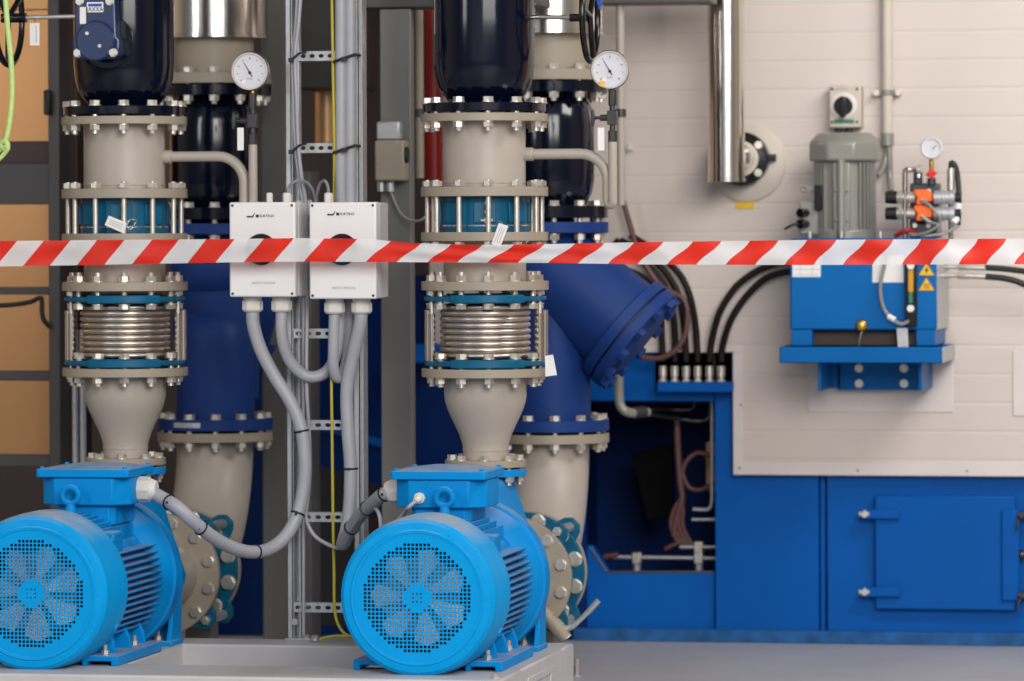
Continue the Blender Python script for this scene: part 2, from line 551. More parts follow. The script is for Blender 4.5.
def pump(k):
    X = XP[k]
    root = thing('motor_pump', ('blue electric motor pump at the left edge, thick cable entering its terminal box from right',
                                'bright blue electric motor pump at the right end of the base, lever valve behind it')[k],
                 'pump', (X, -0.3, ZTOP), 'motor pumps on the base frame')
    Rc = 79 * mm(-0.9, 416)
    yf = -0.9
    A = (X, 0, ZA)
    ax = (0, 1, 0)
    # fan cover, open in front behind the grille
    cov = B().lathe([(Rc * 0.80, yf + 0.004), (Rc * 0.80, yf - 0.001), (Rc * 0.835, yf - 0.002), (Rc * 0.85, yf + 0.001), (Rc * 0.93, yf + 0.004), (Rc * 0.975, yf + 0.013), (Rc, yf + 0.034), (Rc, yf + 0.095), (Rc * 1.008, yf + 0.1), (Rc * 1.008, yf + 0.185), (Rc * 0.99, yf + 0.187), (Rc * 0.985, yf + 0.05), (Rc * 0.8, yf + 0.006)],
                    A, ax, 96, caps=False).obj('fan_cover', 'bluecover', root, angle=25)
    gr = grille(X, yf + 0.002, ZA, Rc * 0.675, Rc * 0.86).obj('grille', 'bluecover', cov, smooth=False)
    sm = gr.modifiers.new('thickness', 'SOLIDIFY'); sm.thickness = 0.0018; sm.offset = 0
    dr = B()
    for s in (-1, 1):
        t = math.radians(28)
        p = Vector((X + s * Rc * math.cos(-t), yf + 0.15, ZA + Rc * math.sin(-t)))
        dr.cyl(p, p + Vector((s * math.cos(t), 0, -math.sin(t))) * 0.006, 0.012, n=6)
    dr.obj('cover_screw', 'bluecover', cov)
    b = B().lathe([(0.035, yf + 0.02), (0.04, yf + 0.03), (0.04, yf + 0.12)], A, ax, 24)
    for i in range(7):
        t = 2 * PI * i / 7 + 0.3 + k
        d = Vector((math.cos(t), 0, math.sin(t))); w = Vector((-math.sin(t), 0, math.cos(t)))
        b.prism([(0.035, -0.004), (Rc * 0.52, -0.03), (Rc * 0.62, 0.0), (Rc * 0.55, 0.034), (0.035, 0.012)], yf + 0.025, yf + 0.032,
                lambda u, q, dd: Vector((X, dd + q * 0.5, ZA)) + d * u + w * q * 1.0)
    b.obj('fan', 'fan', root)
    B().lathe([(Rc * 0.5, yf + 0.05), (Rc * 0.5, yf + 0.055)], A, ax, 48).obj('fan_disc', 'castgrey', root)
    B().lathe([(Rc * 0.93, yf + 0.09), (Rc * 0.93, yf + 0.11)], A, ax, 48).obj('rear_shield', 'inside', root)
    # finned stator
    y0, y1 = yf + 0.165, -0.31
    st = B().lathe([(0.158, y0), (0.158, y1)], A, ax, 64)
    for s in (-1, 1):
        for j in range(-7, 6):
            z = j * 0.0175
            st.box((X + s * 0.11, y0, ZA + z - 0.0022), (X + s * math.sqrt(0.190 ** 2 - z * z * 0.9), y1, ZA + z + 0.0022))
        for j in range(1, 7):
            x = s * j * 0.0185
            st.box((X + x - 0.0022, y0, ZA + 0.1), (X + x + 0.0022, y1 - 0.02, ZA + math.sqrt(0.186 ** 2 - x * x)))
    for j in range(-6, 7):
        st.box((X + j * 0.0185 - 0.0022, y0, ZA - 0.1), (X + j * 0.0185 + 0.0022, y1, ZA - math.sqrt(0.186 ** 2 - (j * 0.0185) ** 2)))
    st.obj('motor_housing', 'blue', root, 0.001, 1)
    # lifting pads cast at 45 degrees
    for s in (-1, 1):
        b = B()
        c = Vector((X + s * 0.128, 0, ZA + 0.118))
        b.box((c.x - 0.026, yf + 0.24, c.z - 0.03), (c.x + 0.026, yf + 0.33, c.z + 0.025))
        b.box((c.x - 0.01, yf + 0.20, c.z - 0.03), (c.x + 0.03, yf + 0.24, c.z + 0.01))
        b.obj('lifting_pad', 'blue', root, 0.007)
    # drive end shield and casing cover
    B().lathe([(0.165, y1 - 0.02), (0.18, y1), (0.204, y1 + 0.045), (0.206, y1 + 0.05), (0.214, y1 + 0.052), (0.214, y1 + 0.115), (0.21, y1 + 0.12), (0.14, y1 + 0.15)], A, ax, 72).obj('casing_cover', 'blue', root, 0.0015, angle=22)
    # volute with the discharge neck
    zn = zz(477)
    poly = []
    rv = 0.155
    hw = 0.062
    a0 = math.radians(-8)
    poly.append((hw, zn - ZA))
    for i in range(0, 41):
        t = a0 - (PI + 2 * a0) * i / 40
        poly.append((rv * math.cos(t), rv * math.sin(t)))
    poly.append((-hw, zn - ZA))
    vo = B().prism(poly, -0.2, 0.085, lambda u, w, d: Vector((X + u, d, max(ZA + w, ZTOP + 0.012))))
    vo.lathe([(0.13, 0.08), (0.09, 0.12), (0.08, 0.16)], A, ax, 48)
    vo.obj('volute', 'blue', root, 0.018, 3)
    B().lathe([(40 * m0, zz(475.5)), (40 * m0, zz(468.5))], (X, 0, 0), (0, 0, 1), 56).obj('discharge_flange', 'blue', root, 0.0015)
    # feet
    for s in (-1, 1):
        xf = s * 0.098
        f = B().prism([(0, 0), (0.014, 0), (0.014, 0.012), (0.078, 0.012), (0.078, 0), (0.097, 0), (0.097, 0.026), (0, 0.026)], -0.775, -0.34, lambda u, w, d: Vector((X + xf + s * u, d, ZTOP + w)))
        for yy in (-0.69, -0.54, -0.40):
            f.prism([(0.085, 0.024), (0.165, 0.024), (0.160, 0.055), (0.135, 0.11), (0.085, 0.11)], yy, yy + 0.016, lambda u, w, d: Vector((X + s * u, d, ZTOP + w)))
        f.obj('motor_foot', 'blue', root, 0.003)
        me = bolt_mesh(0, 0.0115)
        for yy in (-0.735, -0.455):
            one_bolt(root, (X + s * 0.150, yy, ZTOP + 0.026), (0, 0, 1), me, 'foot_bolt')
            B().cyl((X + s * 0.150, yy, ZTOP + 0.026), (X + s * 0.150, yy, ZTOP + 0.052), 0.006, n=10).obj('stud', 'zinc', root)
        g = B().box((X + s * 0.09, -0.21, ZTOP), (X + s * 0.185, -0.08, ZTOP + 0.014))
        g.prism([(0.10, 0.01), (0.165, 0.01), (0.175, 0.09), (0.19, 0.17), (0.12, 0.17)], -0.105, -0.085, lambda u, w, d: Vector((X + s * u, d, ZTOP + w)))
        g.prism([(-0.205, 0.01), (-0.085, 0.01), (-0.085, 0.18), (-0.15, 0.18), (-0.185, 0.05)], 0.168, 0.182, lambda u, w, d: Vector((X + s * d, u, ZTOP + w)))
        g.obj('pump_foot', 'blue', root, 0.003)
        B().cyl((X + s * 0.135, -0.16, ZTOP), (X + s * 0.135, -0.16, ZTOP + 0.05), 0.006, n=10).obj('stud', 'zinc', root)
        one_bolt(root, (X + s * 0.135, -0.16, ZTOP + 0.014), (0, 0, 1), me, 'foot_bolt')
    # terminal box
    yb0, yb1 = ((-0.52, -0.26) if k == 0 else (-0.56, -0.30))
    mt = mm(yb0, 440)
    cx = X + (-0.016 if k else 0.026)
    hw = 0.128
    zl0, zl1 = px(440, 480, yb0).z, px(440, 471.5, yb0).z
    zb = px(440, 508.5, yb0).z

    def octo(w, d0, d1, c):
        return [(-w, d0 + c), (-w + c, d0), (w - c, d0), (w, d0 + c), (w, d1 - c), (w - c, d1), (-w + c, d1), (-w, d1 - c)]
    tb = B().prism(octo(0.122, yb0 + 0.010, yb1 - 0.010, 0.042), zb, zl0, lambda u, w, d: Vector((cx + u, w, d)))
    tb = tb.obj('terminal_box', 'blue', root, 0.004)
    B().prism(octo(0.08, yb0 + 0.03, yb1 - 0.01, 0.015), ZA + 0.15, zb + 0.002, lambda u, w, d: Vector((cx + u, w, d))).obj('box_neck', 'blue', root, 0.003)
    ld = B().prism(octo(hw, yb0, yb1, 0.006), zl0, zl1, lambda u, w, d: Vector((cx + u, w, d)))
    lo, hi = octo(hw - 0.006, yb0 + 0.006, yb1 - 0.006, 0.006), octo(0.045, (yb0 + yb1) / 2 - 0.06, (yb0 + yb1) / 2 + 0.06, 0.006)
    va = [ld.bm.verts.new((cx + u, w, zl1)) for u, w in lo]; vb = [ld.bm.verts.new((cx + u, w, zl1 + 0.010)) for u, w in hi]
    for i in range(8):
        ld.bm.faces.new((va[i], va[(i + 1) % 8], vb[(i + 1) % 8], vb[i]))
    ld.bm.faces.new(vb)
    ld = ld.obj('box_lid', 'blue', root, 0.003)
    for u in (-1, 1):
        for w in (yb0 + 0.014, yb1 - 0.014):
            B().cyl((cx + u * (hw - 0.014), w, zl1), (cx + u * (hw - 0.014), w, zl1 + 0.006), 0.006, n=10).obj('lid_screw', 'blue', ld)
    # lifting eye
    pe = px((70.5, 444.5)[k], (495.5, 498)[k], (-0.545, -0.585)[k])
    e = B().torus(pe, (0, 1, 0), 0.0215, 0.0078, 32, 10)
    e.cyl(pe + Vector((0, 0, -0.024)), pe + Vector((0, 0, -0.06)), 0.012, 0.02, 16)
    e.obj('lifting_eye', 'blue', root)
    # cable gland on the end of the terminal box
    s = 1 if k == 0 else -1
    zg = (zl0 + zb) / 2
    gx = cx + s * 0.122
    gl = B()
    gl.cyl((gx - s * 0.002, (yb0 + yb1) / 2, zg), (gx + s * 0.03, (yb0 + yb1) / 2, zg), 0.036, 0.034, 8)
    gl.cyl((gx + s * 0.03, (yb0 + yb1) / 2, zg), (gx + s * 0.048, (yb0 + yb1) / 2, zg), 0.031, 0.023, 20)
    lab(gl.obj('cable_gland', 'offwhite', root, 0.002), 'white plastic cable gland')
    if k == 1:
        p = px(420, 498, yb0 + 0.012)
        g2 = B().cyl(p + Vector((0, 0.006, 0)), p + Vector((0, -0.012, 0)), 0.0155, 0.0155, 8)
        g2.cyl(p + Vector((0, -0.012, 0)), p + Vector((-0.008, -0.026, -0.008)), 0.011, 0.008, 14)
        lab(g2.obj('sensor_gland', 'offwhite', root, 0.0015), 'small white gland')
        q = px(424, 484, yb0 + 0.012)
        B().cyl(q + Vector((0, 0.004, 0)), q + Vector((0, -0.003, 0)), 0.011, n=20).obj('blanking_plug', 'blue', root, 0.001)
    return root, Vector((gx + s * 0.04, (yb0 + yb1) / 2, zg))


# the vertical discharge line of one pump, top to bottom
def line(k):
    X = XP[k]
    W = ('above the left motor', 'above the right motor')[k]
    O = (X, 0, 0)
    UP = (0, 0, 1)
    ph = math.radians(15)
    Rb = 56 * m0
    # --- navy valve
    t = thing('gear_valve' if k == 0 else 'tall_valve', ('glossy navy valve body with gear box and blue white plate at top left',
              'glossy navy valve body with rounded bottom standing on the beige spool above the right motor')[k], 'valve', (X, 0, zz(113)))
    r = 50 * m0
    zt = zz(-150)
    B().lathe([(33 * m0, zz(106)), (36 * m0, zz(100)), (41 * m0, zz(95)), (45.5 * m0, zz(87)), (48.5 * m0, zz(76)), (r, zz(62)), (r * 1.0, zz(20)), (r * 0.985, zt)], O, UP, 72).obj('valve_body', 'navy', t)
    flange('valve_flange', t, X, 0, zz(112), zz(103.5), 60.5 * m0, 'navy')
    bolts(t, (X, 0, zz(103.5)), UP, Rb, 12, zz(103.5) - zz(122), 0.0165, ph)
    if k == 0:
        yg = -0.215
        g = lambda x, y: px(x, y, yg)
        gb = B()
        poly = [(74, -8), (114, -8), (116, 36), (119, 40), (119, 55), (114, 59), (77, 59), (73, 54), (72, 40), (75, 34)]
        gb.prism([((g(x, y).x), g(x, y).z) for x, y in poly], yg, yg + 0.05, lambda u, w, d: Vector((u, d, w)))
        gb = gb.obj('gear_box', 'gearblue', t, 0.004, 3)
        c = g(96, 41)
        B().lathe([(20 * m0, 0), (20 * m0, 0.008), (18 * m0, 0.012)], (c.x, yg, c.z), (0, -1, 0), 48).obj('gear_cap', 'gearblue', gb, 0.002)
        B().lathe([(27 * m0, 0), (25 * m0, -0.02)], (g(102, 38).x, yg + 0.052, c.z), (0, -1, 0), 48).obj('mounting_disc', 'navy', t, 0.003)
        B().cyl((g(101, 38).x, yg + 0.05, c.z), (g(101, 38).x, -0.11, c.z), 23 * m0, n=40).obj('mounting_neck', 'navy', t)
        for x, y in ((80, 1), (110, 1), (78, 53), (113.5, 52.5)):
            p = g(x, y)
            one_bolt(gb, (p.x, yg - 0.001, p.z), (0, -1, 0), bolt_mesh(0, 0.0115), 'gear_box_bolt')
        for x, y in ((88.5, 33.5), (101, 46)):
            p = g(x, y)
            B().cyl((p.x, yg - 0.011, p.z), (p.x, yg - 0.016, p.z), 0.005, n=14).obj('cap_screw', 'zinc', gb)
        a, b = g(87, 12.5), g(103.5, 2)
        pl = box_obj('name_plate', 'white', (a.x, yg - 0.003, a.z), (b.x, yg, b.z), gb, 0.001)
        lab(pl, 'white and blue name plate')
        a2, b2 = g(88.5, 6.6), g(102, 3.6)
        box_obj('plate_band', 'blueprint', (a2.x, yg - 0.0036, a2.z), (b2.x, yg - 0.002, b2.z), pl)
        q = g(95.2, 9.4)
        text('lettering', 'JAXXA', 'blackprint', (q.x, yg - 0.003, q.z), 0.0165, pl, squash=0.85)
        a, b = g(80, 24), g(86, 7)
        lab(box_obj('sticker', 'paper', (a.x, yg - 0.002, a.z), (b.x, yg, b.z), gb), 'small white sticker')
        # shaft and handwheel
        p1, p0 = g(76, 16), g(18, 17.5)
        B().cyl((p0.x, yg + 0.02, p0.z), (p1.x, yg + 0.02, p1.z), 2.1 * m0, n=20).obj('shaft', 'zinc', t)
        hub = Vector((px(16, 18, yg + 0.02).x, yg + 0.02, px(16, 18, yg + 0.02).z))
        B().cyl(hub + Vector((-0.04, 0, 0)), hub + Vector((0.03, 0, 0)), 0.013, n=20).obj('wheel_hub', 'blackgloss', t)
        wc = hub + Vector((-0.022, 0, 0.0))
        hw = B().torus(wc, (1, 0, 0), 0.128, 0.0085, 56, 12)
        for i in range(3):
            an = 2 * PI * i / 3 + 0.5
            hw.cyl(wc, wc + Vector((0, math.cos(an), math.sin(an))) * 0.126, 0.008, n=12)
        hw.obj('handwheel', 'blackgloss', t)
    else:
        p0, p1 = px(530, 17, 0.03), px(580, 17.5, 0.03)
        B().cyl(p0, p1, 2.3 * m0, n=20).obj('shaft', 'steel', t)
        B().cyl(px(570, 17.5, 0.03), px(588, 17.5, 0.03), 4 * m0, n=20).obj('wheel_hub', 'blackgloss', t)
        wc = px(590, 16, 0.03) + Vector((0.0, 0, 0))
        hw = B().torus(wc, (1, 0, 0), 0.122, 0.009, 56, 12)
        for i in range(3):
            an = 2 * PI * i / 3 + 0.9
            hw.cyl(wc, wc + Vector((0, math.cos(an), math.sin(an))) * 0.12, 0.008, n=12)
        hw.obj('handwheel', 'blackgloss', t)
        b = B(); a = px(593, -12, -0.02); c = px(602, 10, -0.02)
        b.prism([(a.x, a.z), (c.x, a.z), (c.x, c.z + .015), (c.x - .006, c.z)], -0.03, -0.02, lambda u, w, d: Vector((u, d, w)))
        lab(b.obj('wheel_label', 'blueprint', hw_parent(t), 0.001), 'blue label on the handwheel')
    # --- beige spool with branch
    s = thing('pipe_spool', 'beige flanged pipe spool with a bent branch pipe, ' + W, 'pipe', (X, 0, zz(196)), 'beige spools with branch')
    B().lathe([(40.5 * m0, zz(190)), (40.5 * m0, zz(118))], O, UP, 64).obj('pipe', 'beige', s)
    flange('flange', s, X, 0, zz(122), zz(114), 62.5 * m0, 'taupe')
    flange('flange', s, X, 0, zz(196.5), zz(187), 62.5 * m0, 'taupe')
    B().lathe([(41.2 * m0, zz(183.5)), (41.2 * m0, zz(182.5))], O, UP, 64).obj('weld_seam', 'beige', s, 0.001)
    zb = zz(154.5)
    xb = px((242.5, 606.5)[k], 170, -0.02).x
    c = 0.075
    pts = [Vector((X + 0.09, 0, zb)), Vector((xb - c, 0, zb))] + [Vector((xb - c + c * math.sin(i * PI / 16), 0, zb - c + c * math.cos(i * PI / 16))) for i in range(1, 9)] + [Vector((xb, 0, zz(202)))]
    br = B().tube(pts, 5.2 * m0, 18)
    br = br.obj('branch_pipe', 'beige', s)
    B().cyl((X + 0.1, 0, zb), (X + 28 * m0 + 0.058, 0, zb), 6.6 * m0, n=24).obj('socket', 'beige', br, 0.002)
    # --- teal wafer check valve clamped by long studs
    cv = thing('check_valve', 'teal wafer check valve clamped by long studs, ' + W, 'valve', (X, 0, zz(233)), 'teal check valves')
    bd = B().lathe([(43.5 * m0, zz(232)), (43.5 * m0, zz(196.5))], O, UP, 64)
    for i in range(8):
        an = 2 * PI * i / 8 + 0.2
        d = Vector((math.cos(an), math.sin(an), 0)); w = Vector((-math.sin(an), math.cos(an), 0))
        bd.prism([(-0.03, zz(223)), (0.03, zz(223)), (0.03, zz(202)), (-0.03, zz(202))], 42 * m0, 44.6 * m0, lambda u, q, dd: Vector((X, 0, q)) + d * dd + w * u)
    bd = bd.obj('valve_body', 'teal', cv, 0.002)
    B().ring(O, UP, 43 * m0, 44.3 * m0, zz(226.3), zz(225), 64).obj('seat_ring', 'steel', bd)
    xo = 11.5 * m0
    for y in (203, 212):
        B().cyl((X + xo, -42 * m0, zz(y)), (X + xo, -47 * m0, zz(y)), 0.0065, n=12).obj('plug_screw', 'zinc', bd, 0.001)
    pg = B().cyl((X + xo, -42 * m0, zz(220.5)), (X + xo, -49 * m0, zz(220.5)), 0.009, n=12)
    pg.box((X + xo - 0.016, -49.5 * m0, zz(221.8)), (X + xo + 0.018, -48 * m0, zz(219)))
    pg.obj('plug', 'zinc', bd, 0.0015)
    me_key = bolt_mesh(0.0, 0.0165)
    for i in range(12):
        an = 2 * PI * i / 12 + ph
        p = Vector((X - math.cos(an) * Rb, -math.sin(an) * Rb, 0))
        sb = B().cyl(p + Vector((0, 0, zz(247))), p + Vector((0, 0, zz(180))), 2.6 * m0, n=14)
        for z, hgt in ((zz(187) + 0.002, 0.014), (zz(241) - 0.016, 0.014)):
            poly = [(0.0152 * math.cos(PI / 3 * q + i), 0.0152 * math.sin(PI / 3 * q + i)) for q in range(6)]
            sb.prism(poly, z, z + hgt, lambda u, w, d: p + Vector((u, w, d)))
        sb.obj('stud_bolt', 'zinc', cv)
    # tag hanging from the plug
    tg = B()
    if k == 0:
        P = [px(x, y, -0.165) for x, y in ((109, 215.5), (127, 223), (124, 233.5), (105, 225))]
        wire = [px(136, 220, -0.14), px(131, 219.5, -0.15), px(128, 223, -0.16), px(127, 227, -0.165), px(131, 229, -0.16), px(136, 222, -0.14)]
    else:
        P = [px(x, y, -0.165) for x, y in ((499, 223), (508.5, 226), (500.5, 247), (491.5, 244))]
        wire = [px(498, 221, -0.14), px(501, 222, -0.15), px(503, 225, -0.16)]
    tg.prism([(p.x, p.z) for p in P], -0.1675, -0.1665, lambda u, w, d: Vector((u, d, w)))
    tg = tg.obj('paper_tag', 'paper')
    tag(tg, ('tilted white paper tag lying against the left teal check valve', 'white paper tag hanging down over the tape from the right teal check valve')[k], 'tag')
    B().tube(smooth_path(wire, 6), 0.0011, 8).obj('tie_wire', 'galv', cv)
    # print lines on the tag
    a, bq = (P[0] + P[3]) / 2, (P[1] + P[2]) / 2
    if k == 1:
        a, bq = (P[0] + P[1]) / 2, (P[2] + P[3]) / 2
    d = (bq - a).normalized(); n_ = Vector((-d.z, 0, d.x)) 
    ln = B()
    for off in (-0.006, 0.0, 0.006):
        p, q = a + d * 0.008 + n_ * off, bq - d * 0.008 + n_ * off
        e = n_ * 0.0008
        ln.prism([((p + e).x, (p + e).z), ((q + e).x, (q + e).z), ((q - e).x, (q - e).z), ((p - e).x, (p - e).z)], -0.1682, -0.1674, lambda u, w, dd: Vector((u, dd, w)))
    ln = ln.obj('print', 'greyprint', tg)
    ln.matrix_parent_inverse = Matrix.Translation(-tg.location)
    # --- short spool behind the tape
    s2 = thing('short_spool', 'short beige flanged pipe piece partly hidden by the tape, ' + W, 'pipe', (X, 0, zz(290)), 'short beige spools')
    B().lathe([(40.5 * m0, zz(285)), (40.5 * m0, zz(236))], O, UP, 64).obj('pipe', 'beige', s2)
    flange('flange', s2, X, 0, zz(241), zz(232), 62.5 * m0, 'taupe')
    flange('flange', s2, X, 0, zz(290), zz(281), 62.5 * m0, 'taupe')
    # --- expansion joint
    e = thing('expansion_joint', 'stainless bellows expansion joint between teal flanges, ' + W, 'expansion joint', (X, 0, zz(367)), 'bellows expansion joints')
    for z0, z1, zs in ((zz(302.5), zz(294), 1), (zz(367), zz(358.5), -1)):
        fl = B().ring(O, UP, 40 * m0, 58.5 * m0, z0 + 0.0045, z1 - 0.0045, 64)
        for base_a in (-90 + 14, 90 + 14):
            arc = [math.radians(base_a + q) for q in range(-38, 39, 4)]
            fl.prism([(math.cos(q) * 59.5 * m0, math.sin(q) * 59.5 * m0) for q in arc] + [(math.cos(q) * 42 * m0, math.sin(q) * 42 * m0) for q in reversed(arc)], z0, z1, lambda u, q, zz_: Vector((X + u, q, zz_)))
        for sx in (-1, 1):
            for sy in (-1, 1):
                an = math.radians(-90 + 14 + sx * (74 if sy < 0 else 108))
                d_ = Vector((math.cos(an), math.sin(an), 0)); w_ = Vector((-math.sin(an), math.cos(an), 0))
                fl.prism([(40 * m0, -13 * m0), (58 * m0, -10 * m0), (61 * m0, -5 * m0), (61 * m0, 5 * m0), (58 * m0, 10 * m0), (40 * m0, 13 * m0)], z0 + 0.006, z1 - 0.006, lambda u, q, zz_: Vector((X, 0, zz_)) + d_ * u + w_ * q)
        fl.obj('joint_flange', 'teal', e, 0.003)
    prof = []
    zt, zb_ = zz(303.5), zz(358)
    n = 9
    for i in range(n * 12 + 1):
        u = i / (n * 12)
        w_ = (u * n) % 1.0
        prof.append(((41.0 + 3.8 * math.sqrt(max(0.0, 1 - (2 * w_ - 1) ** 2))) * m0, zt + (zb_ - zt) * u))
    B().lathe(prof, O, UP, 72, caps=False).obj('bellows', 'bellow', e, angle=80)
    for sx in (-1, 1):
        for sy in (-1, 1):
            an = math.radians(-90 + 14 + sx * (74 if sy < 0 else 108))
            xr, yr = X + math.cos(an) * 55 * m0, math.sin(an) * 55 * m0
            rd = B().cyl((xr, yr, zz(382)), (xr, yr, zz(289)), 2.2 * m0, n=14)
            rd = rd.obj('tie_rod', 'zinc', e)
            B().cyl((xr, yr, zz(360)), (xr, yr, zz(313)), 3.4 * m0, n=18).obj('rod_sleeve', 'steel', rd)
            B().cyl((xr + sx * 4.6 * m0, yr + 0.01, zz(360)), (xr + sx * 4.6 * m0, yr + 0.01, zz(310)), 2.9 * m0, n=18).obj('guide_tube', 'steel', rd)
            for z in (zz(292.5), zz(371), zz(377)):
                nb = B()
                poly = [(0.0135 * math.cos(PI / 3 * q), 0.0135 * math.sin(PI / 3 * q)) for q in range(6)]
                nb.prism(poly, z - 0.006, z + 0.006, lambda u, w, d: Vector((xr + u, yr + w, d)))
                nb.obj('rod_nut', 'zinc', rd)
    bolts(e, (X, 0, zz(303)), (0, 0, -1), Rb * 0.93, 12, zz(281) - zz(303), 0.0165, -ph)
    bolts(e, (X, 0, zz(358)), UP, Rb * 0.93, 12, zz(358) - zz(376.5), 0.0165, ph)
    # --- reducer
    rd = thing('pipe_reducer', 'beige flanged reducer narrowing down to its pump, ' + W, 'pipe', (X, 0, zz(467)), 'beige reducers above the pumps')
    B().lathe([(40.5 * m0, zz(374)), (40.5 * m0, zz(395)), (39.5 * m0, zz(402)), (36.5 * m0, zz(411)), (31 * m0, zz(423)), (26 * m0, zz(434)), (23.2 * m0, zz(443)), (22.2 * m0, zz(448)), (22.2 * m0, zz(461))], O, UP, 64).obj('reducer_cone', 'beige', rd)
    flange('flange', rd, X, 0, zz(376.5), zz(368), 62.5 * m0, 'taupe')
    flange('flange', rd, X, 0, zz(466.5), zz(459.5), 40 * m0, 'taupe')
    B().ring(O, UP, 22 * m0, 22.9 * m0, zz(450), zz(448.5), 48).obj('weld_seam', 'beige', rd)
    bolts(rd, (X, 0, zz(459.5)), UP, 33 * m0, 8, zz(459.5) - zz(475.5), 0.0145, math.radians(9) + PI / 8 * 0)
    # --- suction piece behind the pump
    W = WHO[k]
    YS = 0.36
    sp = thing('suction_reducer', 'beige round flange and cone on the suction side, ' + W, 'pipe', (X, 0.25, ZB - 0.17), 'beige suction reducers')
    Rf = 60.5 * mm(YS, 511)
    B().lathe([(0.075, 0.15), (0.10, 0.2), (0.112, 0.27), (0.112, 0.35)], (X, 0, ZB + 0.004), (0, 1, 0), 56).obj('reducer_cone', 'beige', sp)
    B().lathe([(Rf, YS - 0.012), (Rf, YS + 0.012)], (X, 0, ZB), (0, 1, 0), 64).obj('flange', 'taupe', sp, 0.0015)
    bolts(sp, (X, YS - 0.012, ZB), (0, -1, 0), 52.3 * mm(YS, 511), 12, 0.02, 0.0165, PI / 12, stub=0.0)
    # --- rubber joint with teal flanges
    sj = thing('suction_joint', 'teal flanged flexible joint with control rods, ' + W, 'expansion joint', (X, 0.5, ZB - 0.17), 'flexible suction joints')
    YE = 0.60
    B().lathe([(0.11, YS + 0.03), (0.125, YS + 0.06), (0.14, 0.47), (0.125, YE - 0.04), (0.11, YE - 0.02)], (X, 0, ZB), (0, 1, 0), 56).obj('rubber_bellows', 'black', sj)
    for y0, y1 in ((YS + 0.013, YS + 0.033), (YE - 0.03, YE - 0.01)):
        f = B().ring((X, 0, ZB), (0, 1, 0), 0.1, Rf * 0.985, y0, y1, 64)
        for a in (45, 135, 225, 315):
            t = math.radians(a)
            d = Vector((math.cos(t), 0, math.sin(t))); w = Vector((-math.sin(t), 0, math.cos(t)))
            f.prism([(0.13, -0.05), (Rf + 0.018, -0.03), (Rf + 0.034, -0.014), (Rf + 0.034, 0.014), (Rf + 0.018, 0.03), (0.13, 0.05)], y0 + 0.001, y1 - 0.001, lambda u, q, dd: Vector((X, dd, ZB)) + d * u + w * q)
        f.obj('joint_flange', 'teal', sj, 0.002)
    for a in (45, 135, 225, 315):
        t = math.radians(a)
        p = Vector((X + math.cos(t) * (Rf + 0.012), 0, ZB + math.sin(t) * (Rf + 0.012)))
        rr = B().cyl(p + Vector((0, YS - 0.005, 0)), p + Vector((0, YE + 0.03, 0)), 0.008, n=14)
        rr.cyl(p + Vector((0, YS + 0.045, 0)), p + Vector((0, YE - 0.04, 0)), 0.014, n=16)
        rr.lathe([(0.014, 0), (0.014, 0.012)], p + Vector((0, YS, 0)), (0, 1, 0), 6)
        rr.obj('control_rod', 'zinc', sj)
    bolts(sj, (X, YE - 0.03, ZB), (0, -1, 0), 52.3 * mm(YS, 511), 12, 0.012, 0.021, PI / 12, stub=0.0)
    # --- elbow rising at the back
    el = thing('suction_elbow', 'beige pipe elbow rising to the strainer, ' + W, 'pipe', (X, YB, ZB - 0.15), 'beige suction elbows')
    mb = mm(YB, 549)
    rp = 38.0 * mb
    zf = px(549, 442, YB).z
    RR = YB - YE - 0.02
    pts = [Vector((X, YE, ZB))] + [Vector((X, YB - RR + RR * math.sin(i * PI / 24), ZB + RR - RR * math.cos(i * PI / 24))) for i in range(0, 13)] + [Vector((X, YB, px(549, 436, YB).z))]
    B().tube(pts, rp, 40).obj('elbow_pipe', 'beige', el, angle=60)
    B().lathe([(Rf, YE - 0.01), (Rf, YE + 0.014)], (X, 0, ZB), (0, 1, 0), 64).obj('flange', 'taupe', el, 0.0015)
    flange('flange', el, X, YB, zf, px(549, 433, YB).z, 57.5 * mb, 'taupe')
    bolts(el, (X, YB, px(549, 419, YB).z), (0, 0, 1), 51 * mb, 12, px(549, 419, YB).z - px(549, 442, YB).z, 0.017, math.radians(15))
    sup = thing('pipe_support', 'dark steel post carrying the elbow, ' + WHO[k], 'support', (X + 0.03, YB, 0), 'elbow support posts')
    box_obj('post', 'colgrey', (X - 0.02, YB - 0.28, 0.012), (X + 0.06, YB - 0.2, ZB - 0.1), sup, 0.004)
    box_obj('foot_plate', 'colgrey', (X - 0.07, YB - 0.33, 0), (X + 0.11, YB - 0.15, 0.012), sup, 0.002)
    # --- strainer
    st = thing('strainer', 'matt blue Y shaped strainer body, ' + WHO[k], 'strainer', (X, YB, px(549, 430, YB).z), 'blue strainers')
    zq = lambda y: px(549, y, YB).z
    body = B().lathe([(39 * mb, zq(425)), (39.5 * mb, zq(405)), (39.5 * mb, zq(330)), (39.5 * mb, zq(240)), (40 * mb, zq(228))], (X, YB, 0), (0, 0, 1), 64)
    c0 = Vector((X, YB, zq(267)))
    dd = Vector((0.765, 0, -0.643) if k else (-0.1, 0.76, -0.643)).normalized()
    Rr = 50 * mb
    if k == 0:
        body.bm.free()
        body = B().lathe([(39 * mb, zq(425)), (39.5 * mb, zq(405)), (39.5 * mb, zq(348)), (38 * mb, zq(333)), (34.5 * mb, zq(322)), (28 * mb, zq(313.5)), (20 * mb, zq(309)), (0, zq(307))], (X, YB, 0), (0, 0, 1), 64)
        body.lathe([(38 * mb, zq(400)), (40.5 * mb, zq(300)), (40 * mb, zq(228))], (X + 0.006, YB + 0.045, 0), (0, 0, 1), 64)
        c0 = c0 + Vector((0, 0.07, 0))
